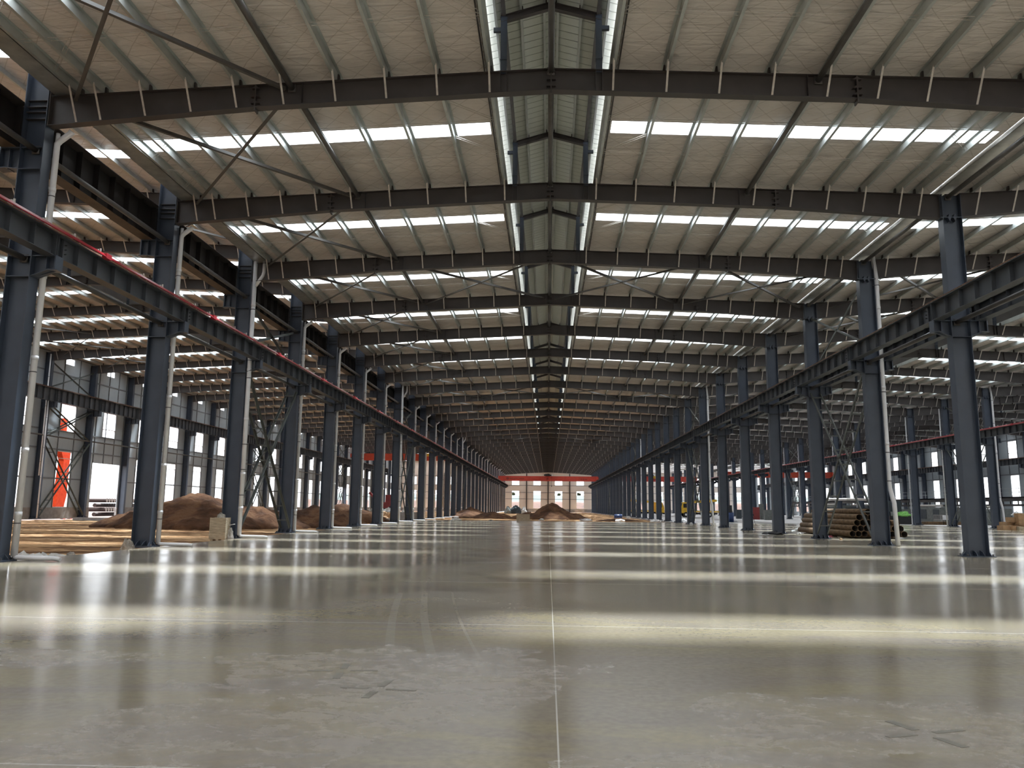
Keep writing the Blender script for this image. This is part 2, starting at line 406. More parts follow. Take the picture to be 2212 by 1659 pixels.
for row, (k0, k1) in RANGES.items():
    s = Series(make_column(row))
    skip = {'L': (1, 8, 15, 18, 25, 26), 'D': (3, 12, 17), 'C': (18, 21)}.get(row, ())
    for n, k in enumerate(range(k0, k1)):
        if n + 1 in skip: continue
        where = {'A': 'left side of the main hall', 'B': 'right side of the main hall', 'C': 'far side of the right hall', 'D': 'outer wall on the right', 'L': 'outer wall on the left'}[row]
        col = s.put((ROWX[row], FY(k), 0), f'blue-grey steel H column, {where}, {ORD[n + 1]} from the camera', f'columns on the {where}')
exec_parts = []

# ------------------------------------------------------------------ rafters
def rafter_mb(hs, zr, braces=False, mid=True):
    """one roof frame beam, local x = 0 at the ridge, y = 0 in its plane"""
    xe = hs - .36
    top = lambda x: zr - SL * abs(x)
    kx = .57 * hs
    bot = lambda x: (top(x) - .66 - .035 * abs(x) / kx) if abs(x) <= kx else (top(x) - .695 - (.23) * (abs(x) - kx) / (xe - kx))
    m = MB(); t = .009
    P = [(-xe, bot(xe)), (-kx, bot(kx)), (0, bot(0)), (kx, bot(kx)), (xe, bot(xe)), (xe, top(xe)), (0, top(0)), (-xe, top(xe))]
    m.prism(P, -t, t)
    for a, b in ((-xe, 0), (0, xe)): m.bar((a, 0, top(a) - .008), (b, 0, top(b) - .008), .26, .018)
    for a, b in ((-xe, -kx), (-kx, 0), (0, kx), (kx, xe)): m.bar((a, 0, bot(a) + .008), (b, 0, bot(b) + .008), .27, .020)
    for x in (-kx, 0, kx):                                                    # bolted splices with small gussets
        m.box(x - .02, x + .02, -.13, .13, bot(x) - .10, top(x) + (.0 if x else .02))
        for zz in (bot(x) + .12, bot(x) + .32, top(x) - .12): m.prism([(x - .13, zz), (x + .13, zz), (x, zz + .09)], -.12, .12)
    for x in (-kx + 1.35, kx - 1.35): m.box(x - .008, x + .008, -.12, .12, bot(x), top(x))
    if mid:
        for x in (-1.46, -1.28, 1.28, 1.46): m.box(x - .008, x + .008, -.125, .125, bot(x), top(x))
    return m, top, bot
def purlin_xs(hs):
    if hs == 15.: return [1.75, 3.25, 4.72, 6.19, 7.70, 9.08, 10.42, 11.76, 13.08, 13.80]
    xs = [1.75]; st = (hs - .9 - 1.75) / round((hs - .9 - 1.75) / 1.42)
    while xs[-1] + st <= hs - .85: xs.append(xs[-1] + st)
    return xs
def make_rafter(hall, detail):
    xr, hs, zr = HALLS[hall]
    def f():
        r = empty('roof_rafter', cat='rafter', kind='thing')
        m, top, bot = rafter_mb(hs, zr)
        xs = purlin_xs(hs)
        for x in xs:
            for sx in (-1, 1):                                                # dark cleats that hold the purlins
                m.prism([(sx * x - .09, top(x)), (sx * x + .09, top(x)), (sx * x + .05, top(x) + .22), (sx * x - .05, top(x) + .22)], -.05, .05)
        if not detail:
            for x in xs:
                for sx in (-1, 1): m.bar((sx * x, -.62, top(x) + .05), (sx * x, -.12, bot(x) + .03), .06, .012, 1, up=(0, 1, 0))
            m.build('beam', [M['rafter'], M['galvlight']], r)
            return r
        m.build('beam', M['rafter'], r)
        for x in xs:
            for sx in (-1, 1):
                b = MB(); b.bar((sx * x, -.62, top(x) + .05), (sx * x, -.12, bot(x) + .03), .055, .012, 0, up=(0, 1, 0))
                b.build('fly_brace', M['galvlight'], r)
        return r
    return f
for hall, (k0, k1, kd) in {'main': (0, NF, 7), 'left': (2, 27, 0), 'right': (1, 24, 3), 'far right': (6, 24, 0)}.items():
    xr, hs, zr = HALLS[hall]; a, b = Series(make_rafter(hall, True)), Series(make_rafter(hall, False))
    for n, k in enumerate(range(k0, k1)):
        (a if k < kd else b).put((xr, FY(k), 0), f'dark tapered steel roof rafter across the {HN[hall]}, {ORD[n + 1]} from the camera', f'rafters of the {HN[hall]}')

# ------------------------------------------------------------------ purlins
def purlin_mb(length=D, n=1):
    m = MB(); h = .255; w = .085
    m.box(-.004, .004, 0, length, 0, h); m.box(0, w, 0, length, 0, .006); m.box(-w, 0, 0, length, h - .006, h)
    m.box(w - .006, w, 0, length, 0, .022)
    return m
psr, psl = None, None
def mk_p(sx):
    def f():
        m = purlin_mb()
        if sx < 0: m.v = [(-x, y, z) for x, y, z in m.v]; m.f = [t[::-1] for t in m.f]
        return tag(m.build('roof_purlin', M['galv']), cat='purlin', kind='thing')
    return f
PS = {1: Series(mk_p(1)), -1: Series(mk_p(-1))}
done = set()
def put_purlins(hall, k, sides, keep=None):
    xr, hs, zr = HALLS[hall]
    for sx in sides:
        for i, x in enumerate(purlin_xs(hs)):
            if keep and i not in keep: continue
            PS[sx].put((xr + sx * x, FY(k), zr - SL * x + .005),
                       f'purlin of the {HN[hall]}, {"right" if sx > 0 else "left"} slope, {ORD[i + 1]} from the ridge, {ORD[k + 2]} bay',
                       f'purlins of the {HN[hall]}')
            done.add((hall, k, sx, i))
for k in range(-1, 9): put_purlins('main', k, (-1, 1))
for k in (2, 3): put_purlins('left', k, (1,), (2, 3, 4, 8))
put_purlins('left', 4, (-1,), range(0, 8)); put_purlins('left', 5, (-1,), range(0, 9))
for k in (1, 2): put_purlins('right', k, (-1,), range(4, 9))
m = MB()
for hall, (k0, k1) in {'main': (9, NF), 'left': (0, 28), 'right': (0, 26), 'far right': (4, 26)}.items():
    xr, hs, zr = HALLS[hall]
    for sx in (-1, 1):
        for i, x in enumerate(purlin_xs(hs)):
            for k in range(k0, k1):
                if (hall, k, sx, i) in done: continue
                X = xr + sx * x; z = zr - SL * x + .005; y0, y1 = FY(k), FY(k) + D
                m.box(X - .004, X + .004, y0, y1, z, z + .255); m.box(min(X, X + sx * .085), max(X, X + sx * .085), y0, y1, z, z + .006)
tag(m.build('distant_purlins', M['galv']), 'rows of small distant galvanised purlins under the roofs beyond the near bays', 'purlin', kind='stuff')

# sag rods across the purlins of the near bays
for k in range(-1, 4):
    for sx in (-1, 1):
        for j, fr in enumerate((.36, .66)):
            m = MB(); y = FY(k) + D * fr
            for dy in (0, .14):
                m.tube((sx * 1.75, y + dy, 13.97 - SL * 1.75 + .09), (sx * 13.9, y + dy, 13.97 - SL * 13.9 + .09), .008, 6)
            for dy in (0, .14): m.tube((sx * 1.75, y + dy, 13.97 - SL * 1.75 + .09), (sx * 3.2, y - 1.4 + dy, 13.97 - SL * 3.2 + .09), .008, 6)
            for dy in (0, .14): m.tube((sx * 12.5, y + dy, 13.97 - SL * 12.5 + .09), (sx * 13.9, y + 1.5 + dy, 13.97 - SL * 13.9 + .09), .008, 6)
            tag(m.build('sag_rod', M['galvlight']), f'thin paired sag rods of the main roof, {"right" if sx > 0 else "left"} slope, {ORD[k + 2]} bay, {"nearer" if j == 0 else "farther"} pair', 'rod', 'sag rods under the main roof', 'thing')

# ------------------------------------------------------------------ roofs (structure) with real openings for the daylight strips
KA, KB = -5, NF
def SKF(k):
    f = .425 + .03 * max(-1, min(k, 5)); return f, f + .105
def roof_slope(hall, sx, x0, x1, name='ceiling'):
    xr, hs, zr = HALLS[hall]; off = .268; th = .06
    Z = lambda x: zr - SL * x + off
    m = MB()
    def slab(xa, xb, ya, yb):
        X0, X1 = xr + sx * xa, xr + sx * xb
        vs = [(X0, ya, Z(xa)), (X1, ya, Z(xb)), (X1, yb, Z(xb)), (X0, yb, Z(xa))]; vs += [(a, b, c + th) for a, b, c in vs]
        m.add(vs, [(0, 3, 2, 1), (4, 5, 6, 7), (0, 1, 5, 4), (1, 2, 6, 5), (2, 3, 7, 6), (3, 0, 4, 7)])
    ys = FY(KA); s0, s1 = 2.02, hs - .62
    for k in range(KA, KB):
        ya, yb = (FY(k) + D * f for f in SKF(k))
        slab(x0, x1, ys, ya); slab(x0, s0, ya, yb); slab(s1, x1, ya, yb); ys = yb
    slab(x0, x1, ys, FY(KB) + .3)
    struct(m, name, M['quilt'])
for hall in HALLS:
    xr, hs, zr = HALLS[hall]
    for sx in (-1, 1):
        e = hs - .42
        if hall == 'main' and sx < 0: e = hs - .40
        if (hall, sx) in (('left', -1), ('far right', 1)): e = hs + .62
        if (hall, sx) == ('left', 1): e = hs + .45
        roof_slope(hall, sx, 1.90, e)
# daylight strips
def mk_sky(sx, hs):
    def f():
        m = MB(); n = 8; w = D * .105 / n; L_ = hs - .62 - 2.02
        prof = [(i * w, (.025 if i % 2 else 0.)) for i in range(n + 1)]
        vs = []
        for x in (0, L_):
            for y, dz in prof: vs.append((sx * x, y, dz - SL * x))
        fs = [(i, i + 1, n + 2 + i, n + 1 + i) for i in range(n)]
        m.add(vs, fs); return tag(m.build('skylight_panel', M['sky']), cat='skylight', kind='thing')
    return f
SKY_KEEP = {('main', -1): range(-1, 5), ('main', 1): range(-1, 5), ('left', -1): range(3, 8), ('left', 1): range(1, 6), ('right', -1): range(0, 5), ('right', 1): range(2, 7),
            ('far right', -1): range(8, 11), ('far right', 1): range(9, 12)}
rest = MB()
for hall, (xr, hs, zr) in HALLS.items():
    for sx in (-1, 1):
        s = Series(mk_sky(sx, hs)); n = 0
        for k in range(KA, KB):
            y = FY(k) + D * SKF(k)[0]; z = zr - SL * 2.02 + .29
            if k in SKY_KEEP[hall, sx]:
                n += 1
                s.put((xr + sx * 2.02, y, z), f'bright skylight strip, {"right" if sx > 0 else "left"} slope of the {HN[hall]}, {ORD[n]} from the camera', f'skylight strips of the {HN[hall]}')
            else:
                L_ = hs - .62 - 2.02; w_ = D * .105
                rest.add([(xr + sx * 2.02, y, z), (xr + sx * (2.02 + L_), y, z - SL * L_), (xr + sx * (2.02 + L_), y + w_, z - SL * L_), (xr + sx * 2.02, y + w_, z)], [(0, 1, 2, 3)])
struct(rest, 'ceiling_daylight', M['sky'])

# ridge monitors: raised vents along each ridge
MON_R = {'main': (0, 17), 'left': (4, 9), 'right': (3, 9), 'far right': (9, 12)}
def monitor_frame():
    r = empty('ridge_vent_truss', cat='vent frame', kind='thing')
    for s in (-1, 1):
        m = MB(); x = s * 1.37; m.box(x - .09, x + .09, -.065, -.05, -.06, 1.72); m.box(x - .09, x + .09, .05, .065, -.06, 1.72); m.box(x - .008, x + .008, -.05, .05, -.06, 1.72)
        m.box(x - .10, x + .10, -.10, .10, .36, .38); m.box(x - .10, x + .10, -.09, .09, 1.70, 1.72)
        m.box(x + (.09 if s > 0 else -.30), x + (.30 if s > 0 else -.09), -.05, .05, 1.28, 1.40)
        m.build('post', M['column'], r)
    m = MB()
    for s in (-1, 1):
        m.prism([(0, 1.98), (s * 1.46, 1.56), (s * 1.46, 1.76), (0, 2.18)][::(1 if s > 0 else -1)], -.008, .008)
        m.bar((0, 0, 1.985), (s * 1.46, 0, 1.565), .15, .014); m.bar((0, 0, 2.175), (s * 1.46, 0, 1.755), .15, .014)
        for x in (.17, .86, 1.40):
            z = 2.18 - .288 * x; m.prism([(s * x - .05, z), (s * x + .05, z), (s * x + .04, z + .14), (s * x - .04, z + .14)], -.04, .04)
    m.box(-.02, .02, -.10, .10, 1.92, 2.2)
    m.build('arched_beam', M['rafter'], r)
    return r
for hall, (xr, hs, zr) in HALLS.items():
    s = Series(monitor_frame)
    for n, k in enumerate(range(*MON_R[hall])):
        s.put((xr, FY(k), zr - .06), f'small gabled ridge vent frame over the {HN[hall]}, {ORD[n + 1]} from the camera', f'ridge vent frames of the {HN[hall]}')
    ya, yb = FY(KA), FY(KB) + .3
    m = MB()
    for sx in (-1, 1):
        vs = [(xr, ya, zr + 2.28), (xr + sx * 2.15, ya, zr + 2.28 - .288 * 2.15), (xr + sx * 2.15, yb, zr + 2.28 - .288 * 2.15), (xr, yb, zr + 2.28)]
        vs += [(a, b, c + .03) for a, b, c in vs]
        m.add(vs, [(0, 3, 2, 1), (4, 5, 6, 7), (0, 1, 5, 4), (1, 2, 6, 5), (2, 3, 7, 6), (3, 0, 4, 7)])
    struct(m, 'ceiling', M['monroof'])
    m = MB()
    for sx in (-1, 1): m.box(xr + sx * 1.94 - .02, xr + sx * 1.94 + .02, ya, yb, zr + .16, zr + 1.10)
    struct(m, 'wall_vent', M['rafter'])
    m = MB()
    for sx in (-1, 1): m.box(xr + sx * 1.97 - .02, xr + sx * 1.97 + .02, ya, yb, zr + 1.10, zr + 1.50)
    struct(m, 'wall_vent_sheet', M['ventsheet'])
    if hall != 'main': continue
    for sx in (-1, 1):
        for i, (x, dz) in enumerate(((.20, 2.12), (.88, 1.92), (1.62, 1.72))):
            m = MB(); X = xr + sx * x; z = zr + dz - .05; m.box(X - .035, X + .035, FY(-2), yb, z, z + .13)
            tag(m.build('vent_purlin', M['galv']), f'long purlin under the {HN[hall]} ridge vent, {"right" if sx > 0 else "left"} side, {ORD[i + 1]} from the middle', 'purlin', f'ridge vent purlins of the {HN[hall]}', 'thing')
        m = MB(); X = xr + sx * 1.37; m.box(X - .055, X + .055, FY(-2), yb, zr + 1.68, zr + 1.78)
        tag(m.build('eave_tube', M['tube']), f'dark square tube along the {"right" if sx > 0 else "left"} posts of the ridge vent of the {HN[hall]}', 'tube', None, 'thing')
        # low side sheet of the vent with its wavy edge
        m = MB(); n = int((yb - FY(-1)) / .2); vs = []; fs = []
        if hall == 'main':
            for i in range(n):
                y = FY(-1) + i * .2; o = .035 if (i // 1) % 2 else 0
                vs += [(xr + sx * (1.90 - o), y, zr - SL * 1.9 + .20), (xr + sx * (1.72 - o), y, zr - SL * 1.9 + .30)]
            fs = [(2 * i, 2 * i + 1, 2 * i + 3, 2 * i + 2) for i in range(n - 1)]
            m.add(vs, fs)
            tag(m.build('roof_flashing', M['flash']), f'wavy pale sheet edge along the {"right" if sx > 0 else "left"} side of the main ridge vent', 'flashing', None, 'thing')

# ------------------------------------------------------------------ tubes along the building
def mk_tube(length=D - .05, r=.085, plate=True):
    def f():
        m = MB(); m.tube((0, .06, 0), (0, length - .02, 0), r, 12)
        if plate: m.box(-.11, .11, .02, .05, -.12, .12); m.box(-.11, .11, length - .03, length, -.12, .12)
        return tag(m.build('tie_tube', M['tube'], smooth=True), cat='tube', kind='thing')
    return f
ts = Series(mk_tube())
for nm, x, z, k0, k1 in (('under the main ridge', 0, 13.90, -1, 16), ('below the left slope of the main roof', -7.5, 13.50, -1, 20), ('below the right slope of the main roof', 7.5, 13.50, -1, 20),
                         ('at bracket height in the left column row', -14.95, 8.42, -1, 16), ('high in the left column row', -14.95, 11.68, -1, 16),
                         ('at bracket height in the right column row', 14.92, 8.42, 0, 16), ('on top of the right column row', 14.95, 13.25, 0, 13),
                         ('at mid height along the far left wall', -50.75, 8.30, 6, 20)):
    for n, k in enumerate(range(k0, k1)):
        ts.put((x, FY(k), z), f'round tie tube {nm}, {ORD[n + 1]} bay from the camera', f'tie tubes {nm}')

# ------------------------------------------------------------------ crane girders
def mk_girder(depth, fw=.40, st=1.0, web=.012, mats=None):
    def f():
        m = MB(); l = D - .03; z0, z1 = 0, depth
        m.box(-web / 2, web / 2, .015, l, z0, z1); m.box(-fw / 2, (.38 if mats else fw / 2), .015, l, z1 - .02, z1); m.box(-fw / 2 + .03, fw / 2 - .03, .015, l, z0, z0 + .02)
        n = int(round(D / st))
        for i in range(n + 1):
            y = min(max(.03, i * D / n), l - .02); m.box(-fw / 2 + .05, fw / 2 - .05, y - .008, y + .008, z0 + .02, z1 - .02)
        for y in (.55,):
            for zz in (.3, .5, .7): m.tube((-fw / 2 + .04, y - .14, z0 + depth * zz), (fw / 2 - .04, y - .14, z0 + depth * zz), .018, 6, 1)
        m.box(-.10, .10, .33, .48, z0 + .03, z1 - .05)
        if mats:
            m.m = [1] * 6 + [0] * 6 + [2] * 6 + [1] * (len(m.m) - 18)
        return tag(m.build('crane_girder', mats or [M['girder'], M['dark']]), cat='beam', kind='thing')
    return f
def rail(x, z, name, k0, k1):
    m = MB(); y0, y1 = FY(k0), FY(k1)
    m.box(x - .055, x + .055, y0, y1, z, z + .02); m.box(x - .012, x + .012, y0, y1, z + .02, z + .10); m.box(x - .035, x + .035, y0, y1, z + .10, z + .135)
    tag(m.build('crane_rail', M['rust']), f'rusty crane rail on top of the girders {name}', 'rail', None, 'thing')
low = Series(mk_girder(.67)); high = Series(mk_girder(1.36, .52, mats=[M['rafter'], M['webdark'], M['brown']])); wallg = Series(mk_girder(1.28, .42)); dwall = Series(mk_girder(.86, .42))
GL = (('A+', -14.20, ZB, low, -1, NF, 'left of the main hall'), ('B-', 14.20, ZB, low, 0, NF, 'right of the main hall'),
      ('B+', 15.80, ZB, low, 0, 11, 'behind the right column row'), ('C-', 41.20, ZB, low, 5, NF, 'beyond the right hall'),
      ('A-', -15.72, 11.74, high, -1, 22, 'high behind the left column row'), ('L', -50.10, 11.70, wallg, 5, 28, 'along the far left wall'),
      ('D', 68.10, 8.36, dwall, 10, 30, 'along the far right wall'))
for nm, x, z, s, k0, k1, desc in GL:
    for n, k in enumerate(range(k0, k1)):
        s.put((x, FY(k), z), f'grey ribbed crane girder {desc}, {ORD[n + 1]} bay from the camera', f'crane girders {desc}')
    dz = {'A-': 1.36, 'L': 1.28, 'D': .86}.get(nm, .67)
    if nm != 'B+': rail(x, z + dz, desc, k0, k1)
def conductor(x, side, z, k0, k1, where):
    r = empty('conductor_rail', (x, FY(k0), z), f'red plastic conductor rail with clips along the girders {where}', 'conductor rail', None, kind='thing')
    y1 = FY(k1) - FY(k0); m = MB()
    for i in range(3): m.tube((side * (.02 + .045 * i), 0, -.045 * i), (side * (.02 + .045 * i), y1, -.045 * i), .026, 8)
    n = int(y1 / 8.)
    for i in range(n): m.box(side * .06 - .075, side * .06 + .075, 2.1 + i * 8, 2.4 + i * 8, -.13, .03)
    m.build('red_bar', M['red'], r)
    m = MB()
    for i in range(int(y1 / 1.33)): m.box(side * -.06 - .10, side * -.06 + .02, .6 + i * 1.33, .64 + i * 1.33, .02, .10); m.box(side * .02 - .02, side * .02 + .02, .6 + i * 1.33, .64 + i * 1.33, -.02, .12)
    m.build('clip', M['galvlight'], r)
conductor(-13.98, 1, ZB + .78, -1, NF, 'left of the main hall')
conductor(40.98, -1, ZB + .78, 5, NF, 'beyond the right hall')

# ------------------------------------------------------------------ bracing
def brace_x(name_label, P, Q, R_, S, group=None, w=.10):
    r = empty('roof_brace', tuple((Vector(P) + Vector(Q)) / 2), name_label, 'brace', group, kind='thing')
    o = Vector(r.location)
    for a, b, dz in ((P, Q, 0), (R_, S, -.03)):
        m = MB(); m.angle(Vector(a) - o + Vector((0, 0, dz)), Vector(b) - o + Vector((0, 0, dz)), w, .014); m.build('diagonal_bar', M['tube'], r)
for k in range(-1, 14):
    zl, zr_ = 13.22, 13.42
    brace_x(f'crossed steel braces below the main roof, outer left panel, {ORD[k + 2]} bay', (-13.9, FY(k) + .15, zl), (-7.7, FY(k + 1) - .1, zr_), (-7.7, FY(k) + .15, zr_), (-13.9, FY(k + 1) - .1, zl), 'roof cross braces of the main hall')
for k in (2, 7, 14):
    for xa, xb, nm in ((-7.3, -.3, 'inner left'), (.3, 7.3, 'inner right'), (7.7, 14.4, 'outer right')):
        za, zb = 13.97 - SL * abs(xa) - .3, 13.97 - SL * abs(xb) - .3
        brace_x(f'crossed steel braces below the main roof, {nm} panel, {ORD[k + 2]} bay', (xa, FY(k) + .15, za), (xb, FY(k + 1) - .1, zb), (xb, FY(k) + .15, zb), (xa, FY(k + 1) - .1, za), 'roof cross braces of the main hall')
for k in (2, 4, 5, 6, 7):
    for xa, xb in ((-24.5, -16.2), (-49.5, -42.)):
        z = lambda x: 17.62 - SL * abs(x + 33) - .35
        if (k == 2) == (xa > -30): brace_x(f'crossed steel angle braces under the tall left roof, {"inner" if xa > -30 else "outer"} panel, {ORD[k + 1]} bay', (xa, FY(k) + .15, z(xa)), (xb, FY(k + 1) - .1, z(xb)), (xb, FY(k) + .15, z(xb)), (xa, FY(k + 1) - .1, z(xa)), 'roof cross braces of the tall hall')
for k in (2, 3, 7):
    xa, xb = 16., 22.5
    brace_x(f'crossed steel angle braces under the right hall roof, {ORD[k + 1]} bay', (xa, FY(k) + .15, 13.1), (xb, FY(k + 1) - .1, 13.35), (xb, FY(k) + .15, 13.35), (xa, FY(k + 1) - .1, 13.1), 'roof cross braces of the right hall')

def ladder(p, q, sep, rungs, w=.11):
    """two parallel angles joined by rungs, spread along x"""
    m = MB(); p, q = Vector(p), Vector(q); o = Vector((sep / 2, 0, 0))
    m.angle(p - o, q - o, w, .012, up=(1, 0, 0)); m.angle(p + o, q + o, w, .012, up=(1, 0, 0))
    for i in range(rungs):
        c = p.lerp(q, (i + .6) / rungs); m.bar(c - o, c + o, .07, .06)
    return m
def col_brace(x, k, zt, label, zu=None, tiers=1, group=None):
    r = empty('column_bracing', (x, FY(k), 0), label, 'bracing', group, kind='thing')
    ya, yb = .22, D - .22; n = 10 if tiers == 1 else 6
    zs = [.15] + ([zt] if tiers == 1 else [zt * .70, zt])
    for a, b in zip(zs, zs[1:]):
        nn = n if tiers == 1 else (8 if a < 1 else 5)
        ladder((0, ya, a + .1), (0, yb, b - .1), .52, nn).build('ladder_brace', M['lattice'], r)
        ladder((0, yb, a + .1), (0, ya, b - .1), .52, nn).build('ladder_brace', M['lattice'], r)
    if zu:
        for p, q in (((0, ya, zu[0]), (0, yb, zu[1])), ((0, yb, zu[0]), (0, ya, zu[1]))):
            m = MB(); m.angle(p, q, .11, .014, up=(1, 0, 0)); m.build('upper_diagonal', M['lattice'], r)
for n, k in enumerate(BRACED):
    col_brace(-15., k, 8.2, f'tall crossed lattice bracing in the left column row, {ORD[n + 1]} set from the camera', (9.35, 11.6), group='lattice bracing of the left row')
    col_brace(15., k, 8.2, f'tall crossed lattice bracing in the right column row, {ORD[n + 1]} set from the camera', (9.35, 12.4), group='lattice bracing of the right row')
for n, k in enumerate((7, 14, 21)):
    col_brace(42., k, 8.2, f'crossed lattice bracing beyond the right hall, {ORD[n + 1]} set from the camera', (9.35, 12.4), group='lattice bracing beyond the right hall')
    col_brace(-51., k, 11.6, f'two-tier crossed bracing along the far left wall, {ORD[n + 1]} set from the camera', (13.2, 15.9), 2, group='bracing of the far left wall')

# ------------------------------------------------------------------ rain pipes and gutters
def mk_pipe(kind):
    def f():
        r = empty('downpipe', cat='pipe', kind='thing'); m = MB(); c = MB()
        if kind == 'A':
            m.path([(.42, 0, 12.42), (.36, 0, 12.34), (.08, 0, 12.12), (0, 0, 12.02), (0, 0, .12)], .088, 12)
            m.tube((0, 0, 12.0), (0, 0, 12.36), .060, 12)
            for z in (10.6, 8.0, 5.6, 3.0, 1.25): m.tube((0, 0, z - .06), (0, 0, z + .06), .097, 12)
            for z in (10.4, 5.2, 1.0): c.tube((0, 0, z - .015), (0, 0, z + .015), .09, 12); c.box(-.14, 0, -.02, .02, z - .012, z + .012)
            m.build('pipe', M['pvc'], r, smooth=True); c.build('clamp', M['clamp'], r)
            m = MB(); m.path([(-.02, 0, .10), (.10, -.01, .085), (1.15, -.06, .075), (1.35, -.07, .05)], .06, 10); m.build('outlet_pipe', M['pvc'], r, smooth=True)
        elif kind == 'Abig':
            m.path([(0, 0, 13.9), (0, 0, .14)], .105, 14)
            m.path([(.42, .05, 13.7), (.42, .04, 12.9), (.38, .03, 12.72), (.06, 0, 12.2)], .08, 12)
            for z in (11.2, 8.0, 5.6, 3.0, 1.4): m.tube((0, 0, z - .07), (0, 0, z + .07), .115, 12)
            for z in (11.0, 7.6, 4.4, 3.2, 2.0): c.tube((0, 0, z - .018), (0, 0, z + .018), .122, 12); c.box(-.20, .16, .0, .04, z - .012, z + .012)
            m.build('pipe', M['pvc'], r, smooth=True); c.build('clamp', M['clamp'], r)
            m = MB(); m.path([(-.02, 0, .12), (.12, -.01, .10), (1.2, -.06, .085), (1.4, -.07, .06)], .065, 10); m.build('outlet_pipe', M['pvc'], r, smooth=True)
        elif kind == 'B':
            m.path([(-.10, 0, 13.5), (0, 0, 12.4), (0, 0, 2.6), (.16, 0, 1.9), (.22, 0, .02)], .10, 14)
            for z in (11.0, 7.2, 4.6): m.tube((0, 0, z - .07), (0, 0, z + .07), .11, 12)
            for z in (12.1, 9.9, 7.0, 4.2, 2.9): c.tube((0, 0, z - .018), (0, 0, z + .018), .118, 12); c.box(-.18, .16, .0, .04, z - .012, z + .012)
            m.build('pipe', M['pvc'], r, smooth=True); c.build('clamp', M['clamp'], r)
        else:
            m.path([(0, 0, 12.35), (0, 0, .02)], .065, 10)
            for z in (10., 7, 4, 1.4): c.tube((0, 0, z - .015), (0, 0, z + .015), .075, 10)
            m.build('pipe', M['pvc'], r, smooth=True); c.build('clamp', M['clamp'], r)
        return r
    return f
sA, sAb, sB, sC = (Series(mk_pipe(k)) for k in ('A', 'Abig', 'B', 'C'))
n = 0
for k in range(0, NF):
    if k in BRACED: sAb.put((-14.52, FY(k) - .06, 0), f'thick white drain pipe with forked top beside the {ORD[k + 1]} left column', 'thick drain pipes of the left row')
    else: sA.put((-14.57, FY(k) + .28, 0), f'slim white drain pipe with bent top beside the {ORD[k + 1]} left column', 'slim drain pipes of the left row')
for n, k in enumerate(BRACED): sB.put((15.47, FY(k) - .12, 0), f'white drain pipe bent outward near the floor, right column row, {ORD[n + 1]} from the camera', 'drain pipes of the right row')
for n, k in enumerate(range(7, 22)):
    if n + 1 in (4, 7, 10, 12, 15): continue
    if k == 7: sB.put((42.47, FY(k) - .12, 0), 'thick white drain pipe on the first column beyond the right hall', 'drain pipes beyond the right hall')
    else: sC.put((41.55, FY(k) + .27, 0), f'slim white drain pipe beyond the right hall, {ORD[n + 1]} from the camera', 'drain pipes beyond the right hall')
for i, dx in enumerate((0, .22)): sC.put((-50.5 - dx, FY(7) - .36, 4.2 * i), f'slim pale drain pipe on the far left wall, {"inner" if i == 0 else "outer"} of two', 'drain pipes on the far left wall')
def gutter(x0, x1, z, name, y0, y1, mat='gutter'):
    m = MB(); m.box(x0, x1, y0, y1, z, z + .012); m.box(x0, x0 + .012, y0, y1, z, z + .34); m.box(x1 - .012, x1, y0, y1, z, z + .34)
    m.box(x0 - .07, x0, y0, y1, z + .33, z + .342); m.box(x1, x1 + .07, y0, y1, z + .33, z + .342)
    tag(m.build('roof_gutter', M[mat]), name, 'gutter', None, 'thing')
gutter(-14.62, -13.98, 13.44, 'shiny galvanised gutter along the left edge of the main roof', FY(-2), FY(NF))
gutter(14.62, 15.38, 13.48, 'shiny galvanised valley gutter above the right column row', FY(-2), FY(NF))
gutter(41.6, 42.4, 13.48, 'galvanised valley gutter above the column row beyond the right hall', FY(2), FY(NF))

# ------------------------------------------------------------------ walls
def holed_wall(u0, u1, z0, z1, holes, c0, c1, axis):
    """axis 0: wall lies in a plane of constant x (u = y); axis 1: constant y (u = x)"""
    us = sorted({u0, u1} | {h[0] for h in holes} | {h[1] for h in holes}); zs = sorted({z0, z1} | {h[2] for h in holes} | {h[3] for h in holes})
    m = MB()
    for a, b in zip(us, us[1:]):
        run = None
        for c, d in zip(zs, zs[1:]):
            um, zm = (a + b) / 2, (c + d) / 2
            solid = not any(h[0] < um < h[1] and h[2] < zm < h[3] for h in holes)
            if solid: run = (run[0], d) if run else (c, d)
            if (not solid or d == zs[-1]) and run:
                if axis == 0: m.box(c0, c1, a, b, run[0], run[1])
                else: m.box(a, b, c0, c1, run[0], run[1])
                run = None
    return m
WN = [0]
def window(u0, u1, z0, z1, c, axis, div=None, w=.06):
    WN[0] += 1; m = MB()
    def bx(a, b, z_, z__):
        if axis == 0: m.box(c - .06, c + .06, a, b, z_, z__)
        else: m.box(a, b, c - .06, c + .06, z_, z__)
    bx(u0, u0 + w, z0, z1); bx(u1 - w, u1, z0, z1); bx(u0, u1, z0, z0 + w); bx(u0, u1, z1 - w, z1)
    if div: bx(u0, u1, div - .03, div + .03)
    struct(m, f'window_{WN[0]}', M['white'])
YE = FY(NF)
